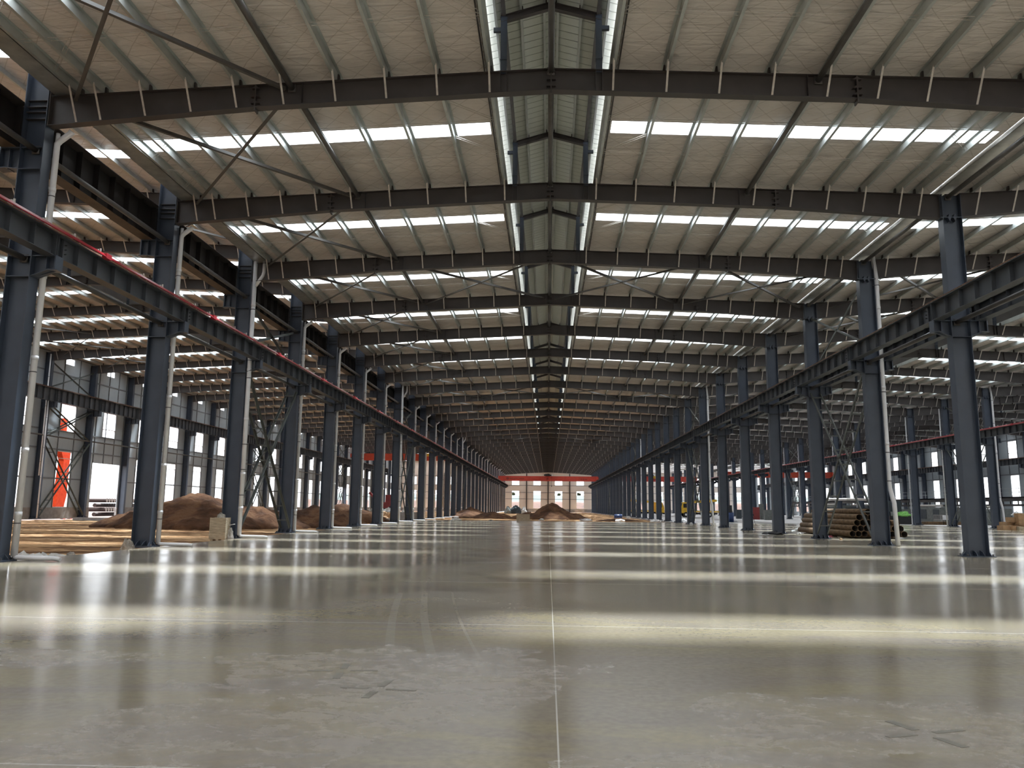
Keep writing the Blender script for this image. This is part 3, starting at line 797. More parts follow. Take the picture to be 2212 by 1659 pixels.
# far left wall, z to 17.1
holes = []; Lw = -51.45
for k in range(5, NF):
    y = FY(k)
    if k in (8, 21): holes.append((y + .24 * D, y + .95 * D, 0., 6.05))
    else: holes.append((y + .41 * D, y + .73 * D, 1.07, 6.95))
    holes.append((y + .41 * D, y + .74 * D, 9.05, 11.95))
    holes.append((y + .41 * D, y + .61 * D, 16.2, 16.85))
for h in holes:
    if h[2] > 0 and h[2] < 15 and h[0] < FY(26): window(*h, Lw, 0, div=(10.0 if h[2] > 9 else 6.2))
struct(holed_wall(FY(KA), YE + .3, 1.07, 17.4, [h if h[2] > 0 else (h[0], h[1], 1.07, h[3]) for h in holes], Lw - .04, Lw + .04, 0), 'wall_left', M['wallsheet'])
struct(holed_wall(FY(KA), YE + .3, -.1, 1.07, [(h[0], h[1], -.1, 1.07) for h in holes if h[2] == 0], Lw - .14, Lw + .10, 0), 'trim_1', M['concrete'])
m = MB()
for z in (4.0, 7.02, 8.95, 12.6, 14.95, 16.95):
    for k in range(5, 28):
        if z < 5 and k in (8, 21): continue
        m.box(Lw + .04, Lw + .10, FY(k), FY(k) + D, z, z + .14)
for k in range(5, 28):
    for f in ((.40, .745) if k not in (8, 21) else (.235, .49, .74, .955)):
        y = FY(k) + f * D
        m.box(Lw + .04, Lw + .11, y - .05, y + .05, 1.07 if k not in (8, 21) else 6.05, 12.6); m.box(Lw + .04, Lw + .11, y - .05, y + .05, 12.6, 17.)
struct(m, 'trim_2', M['girt'])
# cladding above the main roof on the left column row
m = MB(); m.box(-14.60, -14.56, FY(KA), YE, 14.0, 17.4); struct(m, 'wall_upper', M['wallsheet'])
# far right wall
holes = []; Rw = 69.45
for k in range(8, NF):
    y = FY(k); holes.append((y + .38 * D, y + .66 * D, 1.1, 7.0)); holes.append((y + .38 * D, y + .66 * D, 9.4, 12.08))
for h in holes:
    if h[0] < FY(24): window(*h, Rw, 0, div=(10.3 if h[2] > 9 else 4.0))
struct(holed_wall(FY(KA), YE + .3, -.1, 13.9, holes, Rw - .04, Rw + .04, 0), 'wall_right', M['wallsheet'])
m = MB()
for z in (7.02, 12.15):
    m.box(Rw - .10, Rw - .04, FY(8), YE, z, z + .14)
for k in range(8, 28):
    for f in (.37, .67): m.box(Rw - .11, Rw - .04, FY(k) + f * D - .05, FY(k) + f * D + .05, 7.0, 13.6)
struct(m, 'trim_3', M['girt'])
# end wall
holes = []
def bays(x0, x1, n): return [(x0 + (x1 - x0) * i / n, x0 + (x1 - x0) * (i + 1) / n) for i in range(n)]
B_ = bays(-51, -15, 5) + bays(-15, 15, 4) + bays(15, 42, 4) + bays(42, 69, 4)
for a, b in B_:
    c = (a + b) / 2 - .1; hw = 1.34
    holes.append((c - hw, c + hw, 1.15, 7.2)); holes.append((c - hw, c + hw, 9.12, 11.9))
for h in holes: window(*h, YE, 1, div=(6.4 if h[2] < 5 else None), w=.08)
ztop = 14.1
struct(holed_wall(-51.5, 69.5, 1.02, ztop, holes, YE - .04, YE + .04, 1), 'wall_back', M['endsheet'])
m = MB(); m.box(-51.5, -14.6, YE - .04, YE + .04, ztop, 20); m.prism([(-14.6, 14.1), (69.5, 14.1), (69.5, 14.3), (-14.6, 14.3)], YE - .04, YE + .04)
for xr in (0, 28.5, 55.5): m.box(xr - 2.1, xr + 2.1, YE - .04, YE + .04, 14.1, 16.3)
struct(m, 'wall_gable', M['endsheet'])
m = MB(); m.box(-51.5, 69.5, YE - .16, YE + .06, -.1, 1.02); struct(m, 'trim_4', M['concrete'])
m = MB()
for z in (4.32, 6.55, 9.0, 12.2): m.box(-51, 69, YE - .10, YE - .04, z, z + .12)
struct(m, 'trim_5', M['column'])
s = Series(lambda: tag(h_shaft(13.2, .36, .22).build('wind_post', M['rafter']), cat='column', kind='thing'))
n = 0
for a, b in B_:
    if a in (-15, 15, 42, -51): continue
    n += 1
    if n in (1, 3, 4, 8, 10, 11): continue
    s.put((a, YE - .28, 0), f'slim dark steel post against the far end wall, {ORD[n]} from the left', 'posts on the far end wall')
# back wall behind the camera and front parts
m = MB(); m.box(-51.5, 69.5, FY(KA) - .1, FY(KA), -.1, 20); struct(m, 'wall_front', M['endsheet'])
# ------------------------------------------------------------------ floors and ground
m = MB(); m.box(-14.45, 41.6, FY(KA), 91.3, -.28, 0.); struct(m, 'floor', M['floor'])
m = MB(); m.box(14.4, 41.7, 91.5, YE, -.25, -.02); struct(m, 'floor_rear', M['concrete'])
m = MB(); m.box(41.8, 69.4, FY(KA), YE, -.25, -.03); struct(m, 'floor_side', M['concrete'])
def field(x0, x1, y0, y1, nx, ny, fz, name, mat, kind='structure'):
    vs = []; fs = []
    for j in range(ny + 1):
        for i in range(nx + 1):
            x = x0 + (x1 - x0) * i / nx; y = y0 + (y1 - y0) * j / ny; vs.append((x, y, fz(x, y)))
    for j in range(ny):
        for i in range(nx):
            a = j * (nx + 1) + i; fs.append((a, a + 1, a + nx + 2, a + nx + 1))
    m = MB(); m.add(vs, fs); o = m.build(name, mat); o['kind'] = kind
    me = o.data; me.polygons.foreach_set('use_smooth', [True] * len(me.polygons)); return o
def nz(x, y, s, o=0): return noise.noise(Vector((x * s, y * s, o)))
def g1(x, y): return -.22 + .10 * nz(x * .35, y * 1.6, .8) + .05 * nz(x, y, 2.3, 3) - (.10 if x > -15.2 else 0) * 1
field(-51.3, -14.3, FY(-2), 100, 120, 260, g1, 'ground', M['dirt'])
field(-51.3, -14.3, 100, YE, 60, 120, lambda x, y: g1(x, y) - .02, 'ground_rear', M['dirt'])
def g2(x, y): return -.20 + .12 * nz(x * .4, y, .55, 5) + .06 * nz(x, y, 1.8, 9)
field(-14.5, 14.6, 91.2, YE, 110, 300, g2, 'ground_main', M['dirt'])
m = MB(); m.box(-600, 600, -300, 900, -.8, -.6); struct(m, 'terrain', M['earth'])

# ------------------------------------------------------------------ soil heaps
def heap(cx, cy, rx, ry, h, seed, label, sharp=1.0, n=56, ridge=None):
    rnd = random.Random(seed); vs = []; fs = []
    for j in range(n + 1):
        for i in range(n + 1):
            u, v = i / n * 2 - 1, j / n * 2 - 1
            x, y = u * rx, v * ry; r = math.hypot(u, v) * (1 + .18 * nz(math.atan2(v, u) * 1.5, seed, 1.0, seed))
            if ridge: r = min(r, *(math.hypot((u - a) / s, (v - b) / s) + (1 - hh) for a, b, s, hh in ridge)) if False else r
            base = max(0., 1 - r) ** sharp
            if ridge:
                base = max(hh * max(0., 1 - math.hypot((u - a) / s, (v - b) / s)) ** sharp for a, b, s, hh in ridge) * 1.0
            z = h * base + (.26 * nz(x + seed, y, .9, 2) + .13 * nz(x, y, 2.6, seed) + .05 * nz(x, y, 6., seed)) * min(1, base * 4) * (h / 2.2) ** .5
            vs.append((x, y, z if base > 0 else -.35))
    for j in range(n):
        for i in range(n):
            a = j * (n + 1) + i
            if max(vs[q][2] for q in (a, a + 1, a + n + 2, a + n + 1)) > -.34: fs.append((a, a + 1, a + n + 2, a + n + 1))
    m = MB(); m.add(vs, fs); o = m.build('soil_heap', M['pile'], None, (cx, cy, -.12)); me = o.data
    me.polygons.foreach_set('use_smooth', [True] * len(me.polygons))
    return tag(o, label, 'soil heap', None, 'thing')
heap(.5, 121, 6.5, 7, 2.5, 3, 'tall pointed heap of brown soil in the middle of the hall before the end wall', .95, ridge=[(0, 0, .62, 1.), (-.55, .1, .5, .40), (.4, .2, .5, .45)])
heap(-26.6, 60, 8.6, 7.5, 2.55, 5, 'large lumpy heap of brown soil behind the left columns', .8, n=80, ridge=[(-.05, 0, .74, 1.), (-.42, .1, .58, .62), (.40, .1, .56, .66), (.15, -.3, .5, .6)])
heap(-19.5, 66, 4.5, 5, 1.7, 8, 'lower soil heap right of the large one behind the left columns', .8)
heap(-22, 84, 5.5, 5, 1.9, 11, 'brown soil heap behind the fifth left column', .8)
heap(-12.5, 128, 4, 5, 1.6, 13, 'small soil heap beside the left columns near the end wall', .9)
heap(-8.5, 122, 3.5, 4, 1.0, 15, 'low soil heap left of the tall pointed one', .9)
heap(9.5, 108, 3.2, 3, .35, 17, 'flat spill of soil before the right columns', .9)

# ------------------------------------------------------------------ things on the floor
def lump(name, label, cat, loc, sx, sy, sz, mat, seed, rough=.35, seg=14):
    m = MB(); vs = []; fs = []; rings = seg // 2
    for j in range(rings + 1):
        th = math.pi / 2 * j / rings
        for i in range(seg):
            ph = 2 * math.pi * i / seg; r = 1 + rough * noise.noise(Vector((math.cos(ph) * 2 + seed, math.sin(ph) * 2, th * 2)))
            vs.append((sx * math.cos(th) * math.cos(ph) * r, sy * math.cos(th) * math.sin(ph) * r, sz * math.sin(th) * r))
    for j in range(rings):
        for i in range(seg): fs.append((j * seg + i, j * seg + (i + 1) % seg, (j + 1) * seg + (i + 1) % seg, (j + 1) * seg + i))
    m.add(vs, fs); return tag(m.build(name, M[mat], None, loc), label, cat, None, 'thing')
def sheet(name, label, loc, sx, sy, h, mat, seed, rz=0):
    n = 16; vs = []; fs = []
    for j in range(n + 1):
        for i in range(n + 1):
            u, v = i / n - .5, j / n - .5; e = max(0, 1 - (2 * max(abs(u), abs(v))) ** 3)
            z = .012 + h * e * max(0, .35 + noise.noise(Vector((u * 5 + seed, v * 5, seed))) + .5 * noise.noise(Vector((u * 11, v * 11 + seed, 1))))
            k = 1 + .25 * noise.noise(Vector((u * 3, v * 3, seed + 4))); vs.append((u * sx * k, v * sy * k, z))
    for j in range(n):
        for i in range(n): a = j * (n + 1) + i; fs.append((a, a + 1, a + n + 2, a + n + 1))
    m = MB(); m.add(vs, fs); o = m.build(name, M[mat], None, loc); o.rotation_euler.z = rz
    return tag(o, label, 'plastic sheet', None, 'thing')
def crate(loc, w, d, h, label, rz=0, mat='wood', legs=True):
    r = empty('wooden_crate', loc, label, 'crate', None, rz, 'thing')
    z0 = .10 if legs else 0
    m = MB(); m.box(-w / 2, w / 2, -d / 2, d / 2, z0, h); m.build('body', M[mat], r)
    m = MB()
    for x in (-w / 2, w / 2):
        for y in (-d / 2, d / 2): m.box(x - .03, x + .03, y - .03, y + .03, z0, h + .01)
    for y in (-d / 2 - .012, d / 2 + .012):
        for z in (z0 + .04, h - .04): m.box(-w / 2, w / 2, y - .012, y + .012, z - .045, z + .045)
    m.build('batten', M[mat], r)
    if legs:
        m = MB()
        for x in (-w / 2 + .08, 0, w / 2 - .08): m.box(x - .06, x + .06, -d / 2, d / 2, 0, z0)
        m.build('skid', M[mat], r)
    return r
def px(u, v, Y=None, X=None, Z=0.):
    """where a line of sight through the photo meets a plane, used for laying things out"""
    f, p, yw, rr = 1698.886, .155138, .0465519, .00967627
    fw = Vector((-math.sin(yw) * math.cos(p), math.cos(yw) * math.cos(p), math.sin(p))); rt = Vector((math.cos(yw), math.sin(yw), 0)); up = rt.cross(fw)
    r2 = rt * math.cos(rr) + up * math.sin(rr); u2 = -rt * math.sin(rr) + up * math.cos(rr)
    d = fw + r2 * ((u - 1106) / f) - u2 * ((v - 829.5) / f); o = Vector((-.0619, 0, 1.5674))
    t = (Y - o.y) / d.y if Y is not None else (X - o.x) / d.x if X is not None else (Z - o.z) / d.z
    return o + d * t
c = crate((-15.12, 36.1, -.10), .66, .66, 1.05, 'pale wooden crate on skids beside the third left column', .1)
lump('rubble_stone', 'grey stone lying on the wooden crate beside the third left column', 'stone', (-15.1, 36.1, .94), .2, .18, .22, 'stone', 2)
crate((-3.0, 95.0, -.12), 1.5, 1.0, .85, 'long pale wooden crate at the edge of the slab before the pointed soil heap', 0, legs=False)
lump('rubble_stone', 'pale boulder against the foot of the second left column', 'stone', (-15.22, 28.3, -.16), .24, .22, .42, 'stone', 7)
sheet('plastic_sheet', 'crumpled pale plastic sheet on the dirt beside the first left column', (-15.3, 23.2, -.1), 1.7, 1.5, .28, 'plastic', 3, .3)
lump('plastic_sheet', 'grey crumpled plastic wrapped round the foot of the third left column', 'plastic sheet', (-14.82, 36.45, -.02), .22, .2, .50, 'plastic', 9, .6)
m = MB(); m.bar((-14.85, 36.4, .60), (-14.58, 36.4, .66), .22, .02)
tag(m.build('foam_sheet', M['white']), 'bent white foam sheet above the crumpled plastic at the third left column', 'foam sheet', None, 'thing')
for i, (u, v, s, mt, nm) in enumerate(((425, 1182, .16, 'stone', 'beside the second left column'), (152, 1203, .16, 'stone', 'beside the first left column'), (220, 1199, .12, 'stone', 'between the first two left columns'))):
    p = px(u, v, Z=-.15); lump('rubble_stone', f'small pale stone on the dirt edge {nm}', 'stone', (p.x, p.y, -.16), s, s * .8, s, mt, i + 20)
for i, (u, v, w, h, mt, lab) in enumerate(((985, 1124, 1.1, .3, 'plastic', 'grey crumpled sheet at the slab edge, left of the long crate'), (1265, 1125, 1.6, .25, 'white', 'white crumpled sheet at the slab edge, right of the soil heap'),
                                       (1340, 1127, 1.3, .28, 'white', 'white bag heap at the slab edge before the blue barrel'), (1416, 1127, 1.4, .3, 'white', 'white bags at the slab edge near the right columns'),
                                       (1170, 1124, .7, .22, 'plastic', 'small pale debris at the slab edge before the soil heap'), (1475, 1126, 1.0, .3, 'white', 'white sheet beside the right columns at the slab edge'),
                                       (1735, 1148, 1.6, .28, 'white', 'white plastic bag left of the pipe stack'), (1668, 1155, 1.3, .2, 'black', 'dark bag at the foot of the fourth right column'),
                                       (940, 1128, .5, .1, 'stone', 'grey rubble at the slab edge beside the left columns'), (1015, 1129, .6, .12, 'stone', 'grey rubble at the slab edge, second from the left'), (1060, 1125, .5, .15, 'stone', 'grey rubble at the slab edge left of the crate'))):
    p = px(u, v); lump('debris_bag' if mt != 'stone' else 'rubble_stone', lab, 'debris', (p.x, p.y, -.02), w / 2, w / 3, h, mt, i * 3, .6)
p = px(1655, 1155); sheet('paper_sheet', 'flat pale sheet on the floor before the fourth right column', (p.x, p.y, 0), .8, 1.4, .03, 'plastic', 31)
p = px(1817, 1166); lump('rubble_stone', 'small brown stone on the floor between two right columns', 'stone', (p.x, p.y, 0), .09, .08, .09, 'card', 40)
p = px(1794, 1160); lump('cloth_rag', 'small crumpled red rag on the floor at the foot of the third right column', 'rag', (p.x, p.y, 0), .16, .14, .08, 'red', 41)
p = px(1726, 1155); lump('cloth_rag', 'small crumpled pale rag on the floor left of the third right column', 'rag', (p.x, p.y, 0), .18, .14, .14, 'plastic', 42)
p = px(1493, 1134); lump('paint_bucket', 'pale bucket on the floor near the seventh right column', 'bucket', (p.x, p.y, 0), .18, .18, .25, 'plastic', 43, .1)
for i, (cx, cy, a) in enumerate(((-2.03, 7.8, .1), (-1.53, 7.08, -.1), (2.63, 6.05, .35))):
    for j, (dx, dy, wx, wy) in enumerate(((-.21, 0, .24, .05), (.21, 0, .26, .05), (0, .22, .07, .26), (0, -.22, .07, .24))):
        m = MB(); m.box(-wx / 2, wx / 2, -wy / 2, wy / 2, 0, .0015)
        c_, s_ = math.cos(a), math.sin(a); o = m.build('tape_mark', M['mark'], None, (cx + dx * c_ - dy * s_, cy + dx * s_ + dy * c_, .0005)); o.rotation_euler.z = a
        tag(o, f'dull brown strip mark on the floor, {("left", "right", "far", "near")[j]} arm of the {("left", "middle", "right")[i]} cross', 'floor mark', 'cross marks on the floor', 'thing')
# barrels and buckets
def barrel(loc, r, h, mat, label, lying=False, cat='barrel'):
    e = empty('plastic_barrel', loc, label, cat, None, kind='thing')
    a, b = ((0, 0, 0), (0, 0, h)) if not lying else ((-h / 2, 0, r), (h / 2, 0, r))
    m = MB(); m.tube(a, b, r, 20); d = (Vector(b) - Vector(a)).normalized()
    for f in (.30, .66): c_ = Vector(a).lerp(Vector(b), f); m.tube(c_ - d * .02, c_ + d * .02, r * 1.04, 20)
    m.build('drum', M[mat], e, smooth=True)
    m = MB(); m.tube(Vector(b) - d * .03, Vector(b) + d * .015, r * 1.05, 20); m.build('lid', M[mat], e)
    return e
p = px(1335, 1121); barrel((p.x, p.y, -.1), .38, 1.1, 'blue', 'blue plastic barrel lying on the dirt before the right columns', True)
p = px(1357, 1122); barrel((p.x, p.y, -.05), .22, .5, 'white', 'white bucket standing on the dirt right of the blue barrel', False, 'bucket')
p = px(1580, 1128); barrel((p.x, p.y, 0), .30, 1.15, 'blue', 'dark blue barrel standing on the floor of the right hall between columns')
p = px(1589, 1128); lump('debris_bag', 'small white bag beside the dark blue barrel in the right hall', 'bag', (p.x + .1, p.y, 0), .25, .2, .25, 'white', 50)
# rusty pipe stack
rows = (9, 8, 7, 3, 1); d_ = .36; sp = .37; x0 = 17.25
def mk_rp():
    r = empty('steel_pipe', cat='pipe', kind='thing'); n = 20; ro, ri, L_ = d_ / 2, d_ / 2 - .016, 9.4; vs = []
    for y, rr in ((0, ro), (L_, ro), (L_, ri), (0, ri)):
        for i in range(n): t = 2 * math.pi * i / n; vs.append((rr * math.cos(t), y, rr * math.sin(t)))
    fs = []; ms = []
    for j in range(4):
        for i in range(n):
            a = j * n + i; b = j * n + (i + 1) % n; c_ = ((j + 1) % 4) * n + (i + 1) % n; e = ((j + 1) % 4) * n + i; fs.append((a, b, c_, e)); ms.append(1 if j == 2 else 0)
    m = MB(); m.v = vs; m.f = [f[::-1] for f in fs]; m.m = ms; m.build('tube', [M['pipe'], M['pipein']], r, smooth=True)
    return r
s = Series(mk_rp); vst = math.sqrt(d_ ** 2 - (sp / 2) ** 2)
for j, n_ in enumerate(rows):
    off = {0: 0, 1: 0, 2: 0, 3: .0, 4: sp}[j]
    for i in range(n_):
        s.put((x0 + i * sp + j * sp / 2 + off, 46.4 + .10 * ((i * 7 + j * 3) % 3 - 1) + .12 * j, d_ / 2 + .06 + j * (vst + .002)),
              f'rusty pipe in the stack behind the right columns, {ORD[j + 1]} layer, {ORD[i + 1]} from the left', 'rusty pipes in the stack')
for y in (48.0, 54.2):
    m = MB(); m.box(17.0, 20.5, y - .05, y + .05, 0, .06); tag(m.build('wood_skid', M['wood']), f'timber bearer under the {"near" if y < 50 else "far"} end of the pipe stack', 'timber', None, 'thing')

# ------------------------------------------------------------------ bridge cranes
def bridge(xa, xb, y, zt, h, mat, label, sign=False, hoist=True, text=False, w=.55):
    r = empty('bridge_crane', ((xa + xb) / 2, y, 0), label, 'crane', None, kind='thing'); L_ = xb - xa; c_ = L_ / 2
    m = MB(); e = .9
    P = [(-c_, zt - h * .55), (-c_ + e, zt - h), (c_ - e, zt - h), (c_, zt - h * .55), (c_, zt), (-c_, zt)]
    m.prism(P, -w / 2, w / 2); m.box(-c_, c_, -w / 2 - .06, w / 2 + .06, zt - .02, zt + .01); m.build('main_girder', M[mat], r)
    for s_ in (-1, 1):
        m = MB(); x = s_ * (c_ - .15); m.box(x - .18, x + .18, -1.9, 1.9, zt - h * .62, zt - h * .1); m.build('end_carriage', M[mat], r)
        m = MB()
        for yy in (-1.5, 1.5): m.tube((x - .09, yy, zt - h * .62 - .05), (x + .09, yy, zt - h * .62 - .05), .2, 14)
        m.build('wheel', M['dark'], r)
    if hoist:
        m = MB(); m.box(-.9, .5, -.75, .75, zt + .05, zt + .62); m.box(.5, .95, -.4, .4, zt + .1, zt + .45); m.tube((-.9, 0, zt + .35), (-1.25, 0, zt + .35), .2, 12)
        m.build('hoist_trolley', M['dark'], r)
        m = MB(); m.box(.9, 1.35, -.3, .3, zt + .1, zt + .75); m.build('motor_box', M['white'], r)
        m = MB(); m.tube((1.0, -.4, zt - h - 1.3), (1.0, -.4, zt), .03, 6); m.box(.92, 1.08, -.48, -.32, zt - h - 1.6, zt - h - 1.3); m.build('hook_cable', M['dark'], r)
    if sign:
        m = MB(); m.box(.5, 2.6, -w / 2 - .09, -w / 2 - .05, zt - h * .38, zt + .1); m.build('yellow_sign', M['yellow'], r)
    if text:
        def txt(body, x, sz, nm):
            cu = bpy.data.curves.new(nm, 'FONT'); cu.body = body; cu.size = sz; cu.extrude = .008; cu.align_x = 'LEFT'
            cu.materials.append(M['dark']); t_ = bpy.data.objects.new('t', cu); me = bpy.data.meshes.new_from_object(t_); bpy.data.objects.remove(t_)
            if not me.materials: me.materials.append(M['dark'])
            o = bpy.data.objects.new(nm, me); COL.objects.link(o); o.parent = r
            o.location = (x, -w / 2 - .012, zt - h * .66); o.rotation_euler = (R(90), 0, 0)
        txt('NUCLEON CRANE', -c_ + 3.1, .52, 'lettering'); txt('10t', -.6, .5, 'lettering'); txt('TEL 400-652', c_ - 5.2, .40, 'lettering')
        m = MB(); n = 20; vs = []
        for q_, rr in enumerate((.34, .24)):
            for i in range(n): t = 2 * math.pi * i / n; vs.append((-c_ + 2.6 + rr * math.cos(t), -w / 2 - .02, zt - h * .5 + rr * math.sin(t)))
        m.add(vs, [(i, (i + 1) % n, n + (i + 1) % n, n + i) for i in range(n)])
        m.box(-c_ + 2.42, -c_ + 2.78, -w / 2 - .03, -w / 2 - .015, zt - h * .5 - .07, zt - h * .5 + .07)
        m.build('logo', M['dark'], r)
    return r
bridge(-14.35, 14.35, 229, 10.45, 1.42, 'redorange', 'red single-girder bridge crane spanning the main hall before the end wall', text=True)
bridge(-50.2, -15.75, 200, 14.75, 1.75, 'orange', 'orange bridge crane with a yellow sign spanning the tall left hall', sign=True, hoist=False)
bridge(15.8, 41.2, 223, 10.35, 1.42, 'redorange', 'red-orange bridge crane with a yellow sign spanning the right hall', sign=True)
bridge(42.8, 68.2, 193, 10.5, 1.4, 'orange', 'orange bridge crane spanning the outermost right hall', hoist=False)

# ------------------------------------------------------------------ concrete bases and clutter in the left hall
def block(x0, x1, y0, y1, z0, z1, name, label, mat='concrete', cat='concrete block'):
    m = MB(); m.box(-(x1 - x0) / 2, (x1 - x0) / 2, -(y1 - y0) / 2, (y1 - y0) / 2, 0, z1 - z0)
    return tag(m.build(name, M[mat], None, ((x0 + x1) / 2, (y0 + y1) / 2, z0)), label, cat, None, 'thing')
block(-44, -17.5, 104, 108, -.2, .75, 'concrete_footing', 'long grey concrete footing across the left hall behind the columns')
block(-40, -16.2, 92.5, 93.3, -.2, .12, 'concrete_kerb', 'low pale concrete kerb in the left hall, nearer one')
block(-48, -24, 78.5, 79.2, -.2, .10, 'concrete_kerb', 'low pale concrete kerb behind the large soil heap')
block(-25.5, -21, 98.5, 101, -.2, .65, 'concrete_trough', 'dark grey concrete trough behind the sixth left column')
for i, (u, v, Y, s, mt, lab) in enumerate(((805, 1107, 105, .9, 'stone', 'heap of pale rubble on the concrete footing, left part'), (838, 1105, 106, .8, 'plastic', 'grey rubble with plastic on the concrete footing'),
                                         (846, 1103, 105.5, .5, 'white', 'white bag on the concrete footing'), (835, 1117, 100, 1.1, 'card', 'tan cloth-covered heap before the concrete footing'),
                                         (873, 1106, 105, .5, 'plastic', 'small pale bundle on the concrete footing, right end'), (790, 1112, 100, .8, 'plastic', 'pink and grey rubble heap behind the sixth left column'))):
    p = px(u, v, Y=Y); lump('rubble_heap', lab, 'rubble', (p.x, p.y, p.z - s * .35), s, s * .7, s * .8, mt, i * 5 + 60, .6)
p = px(765, 1133); sheet('plastic_sheet', 'torn white sheet on the dirt behind the fifth left column', (p.x - .3, p.y, -.1), 1.8, 1.2, .3, 'white', 66)
# standing worker
def person(loc, h, label, rz):
    r = empty('person', loc, label, 'person', None, rz, 'thing')
    k = h / 1.7
    pts = {'pel': (0, 0, .92), 'sp': (0, 0, 1.15), 'ch': (0, 0, 1.36), 'nk': (0, .01, 1.48), 'hd': (0, .02, 1.60), 'tp': (0, .01, 1.70),
           'hl': (-.10, 0, .86), 'kl': (-.12, .03, .48), 'al': (-.13, -.02, .08), 'fl': (-.14, .13, .04), 'hr': (.10, 0, .86), 'kr': (.13, .02, .48), 'ar': (.16, -.03, .08), 'fr': (.17, .12, .04),
           'sl': (-.19, 0, 1.40), 'el': (-.27, .02, 1.13), 'wl': (-.25, .16, .92), 'pl': (-.24, .22, .86), 'sr': (.19, 0, 1.40), 'er': (.30, .05, 1.16), 'wr': (.24, .22, 1.06), 'pr': (.20, .29, 1.04)}
    rad = {'pel': .135, 'sp': .12, 'ch': .145, 'nk': .06, 'hd': .095, 'tp': .07, 'hl': .09, 'kl': .065, 'al': .045, 'fl': .045, 'hr': .09, 'kr': .065, 'ar': .045, 'fr': .045,
           'sl': .06, 'el': .045, 'wl': .035, 'pl': .03, 'sr': .06, 'er': .045, 'wr': .035, 'pr': .03}
    ed = [('pel', 'sp'), ('sp', 'ch'), ('ch', 'nk'), ('nk', 'hd'), ('hd', 'tp'), ('pel', 'hl'), ('hl', 'kl'), ('kl', 'al'), ('al', 'fl'), ('pel', 'hr'), ('hr', 'kr'), ('kr', 'ar'), ('ar', 'fr'),
          ('ch', 'sl'), ('sl', 'el'), ('el', 'wl'), ('wl', 'pl'), ('ch', 'sr'), ('sr', 'er'), ('er', 'wr'), ('wr', 'pr')]
    for side, pn in ((-1, 'pl'), (1, 'pr')):                        # five fingers on each hand
        b = Vector(pts[pn])
        for i in range(5):
            o = Vector(((i - 1.5) * .018 * side, .03 + (.01 if i < 4 else -.01), -.05)) if i < 4 else Vector((-.045 * side, .03, -.02))
            n_ = f'f{side}{i}'; pts[n_] = tuple(b + o); rad[n_] = .009; ed.append((pn, n_))
    names = list(pts); me = bpy.data.meshes.new('body'); me.from_pydata([tuple(c * k for c in pts[n_]) for n_ in names], [(names.index(a), names.index(b)) for a, b in ed], [])
    o = bpy.data.objects.new('body', me); COL.objects.link(o); o.parent = r
    sk = o.modifiers.new('skin', 'SKIN'); su = o.modifiers.new('sub', 'SUBSURF'); su.levels = su.render_levels = 1
    if not me.skin_vertices: bpy.context.view_layer.objects.active = o
    lay = me.skin_vertices[0] if me.skin_vertices else None
    if lay:
        for i, n_ in enumerate(names): lay.data[i].radius = (rad[n_] * k, rad[n_] * k); lay.data[i].use_root = (i == 0)
    me.materials.append(M['skin'])
    def skinpart(nm, keys, grow, mat):
        me2 = bpy.data.meshes.new(nm); sub = [e for e in ed if e[0] in keys and e[1] in keys]
        me2.from_pydata([tuple(c * k for c in pts[n_]) for n_ in keys], [(keys.index(a), keys.index(b)) for a, b in sub], [])
        o2 = bpy.data.objects.new(nm, me2); COL.objects.link(o2); o2.parent = r; o2.modifiers.new('skin', 'SKIN'); q_ = o2.modifiers.new('sub', 'SUBSURF'); q_.levels = q_.render_levels = 1
        if me2.skin_vertices:
            for i, n_ in enumerate(keys): me2.skin_vertices[0].data[i].radius = ((rad[n_] + grow) * k,) * 2; me2.skin_vertices[0].data[i].use_root = (i == 0)
        me2.materials.append(mat); return o2
    skinpart('trousers', ['pel', 'hl', 'kl', 'al', 'hr', 'kr', 'ar'], .022, M['cloth'])
    skinpart('shirt', ['pel', 'sp', 'ch', 'sl', 'el', 'sr', 'er'], .018, M['shirt'])
    m = MB(); vs = []; fs = []; n = 12
    for j in range(5):
        th = math.pi / 2 * j / 4
        for i in range(n): ph = 2 * math.pi * i / n; vs.append((.112 * math.cos(th) * math.cos(ph) * k, (.118 * math.cos(th) * math.sin(ph) - .01) * k, (1.64 + .11 * math.sin(th)) * k))
    for j in range(4):
        for i in range(n): fs.append((j * n + i, j * n + (i + 1) % n, (j + 1) * n + (i + 1) % n, (j + 1) * n + i))
    m.add(vs, fs); m.build('hair', M['hair'], r)
    m = MB(); m.tube((0, .11 * k, 1.60 * k), (0, .145 * k, 1.585 * k), .016 * k, 6)
    for s_ in (-1, 1): m.tube((s_ * .035 * k, .10 * k, 1.625 * k), (s_ * .035 * k, .118 * k, 1.625 * k), .012 * k, 6); m.tube((s_ * .10 * k, .01, 1.60 * k), (s_ * .12 * k, .0, 1.60 * k), .025 * k, 8)
    m.box(-.03 * k, .03 * k, .105 * k, .118 * k, 1.545 * k, 1.555 * k); m.build('face', M['skin'], r)
    return r
p = px(926, 1112, Y=112)
person((p.x, 112, 0.), 1.72, 'worker in a tan shirt and dark blue trousers standing among the left columns', R(160))

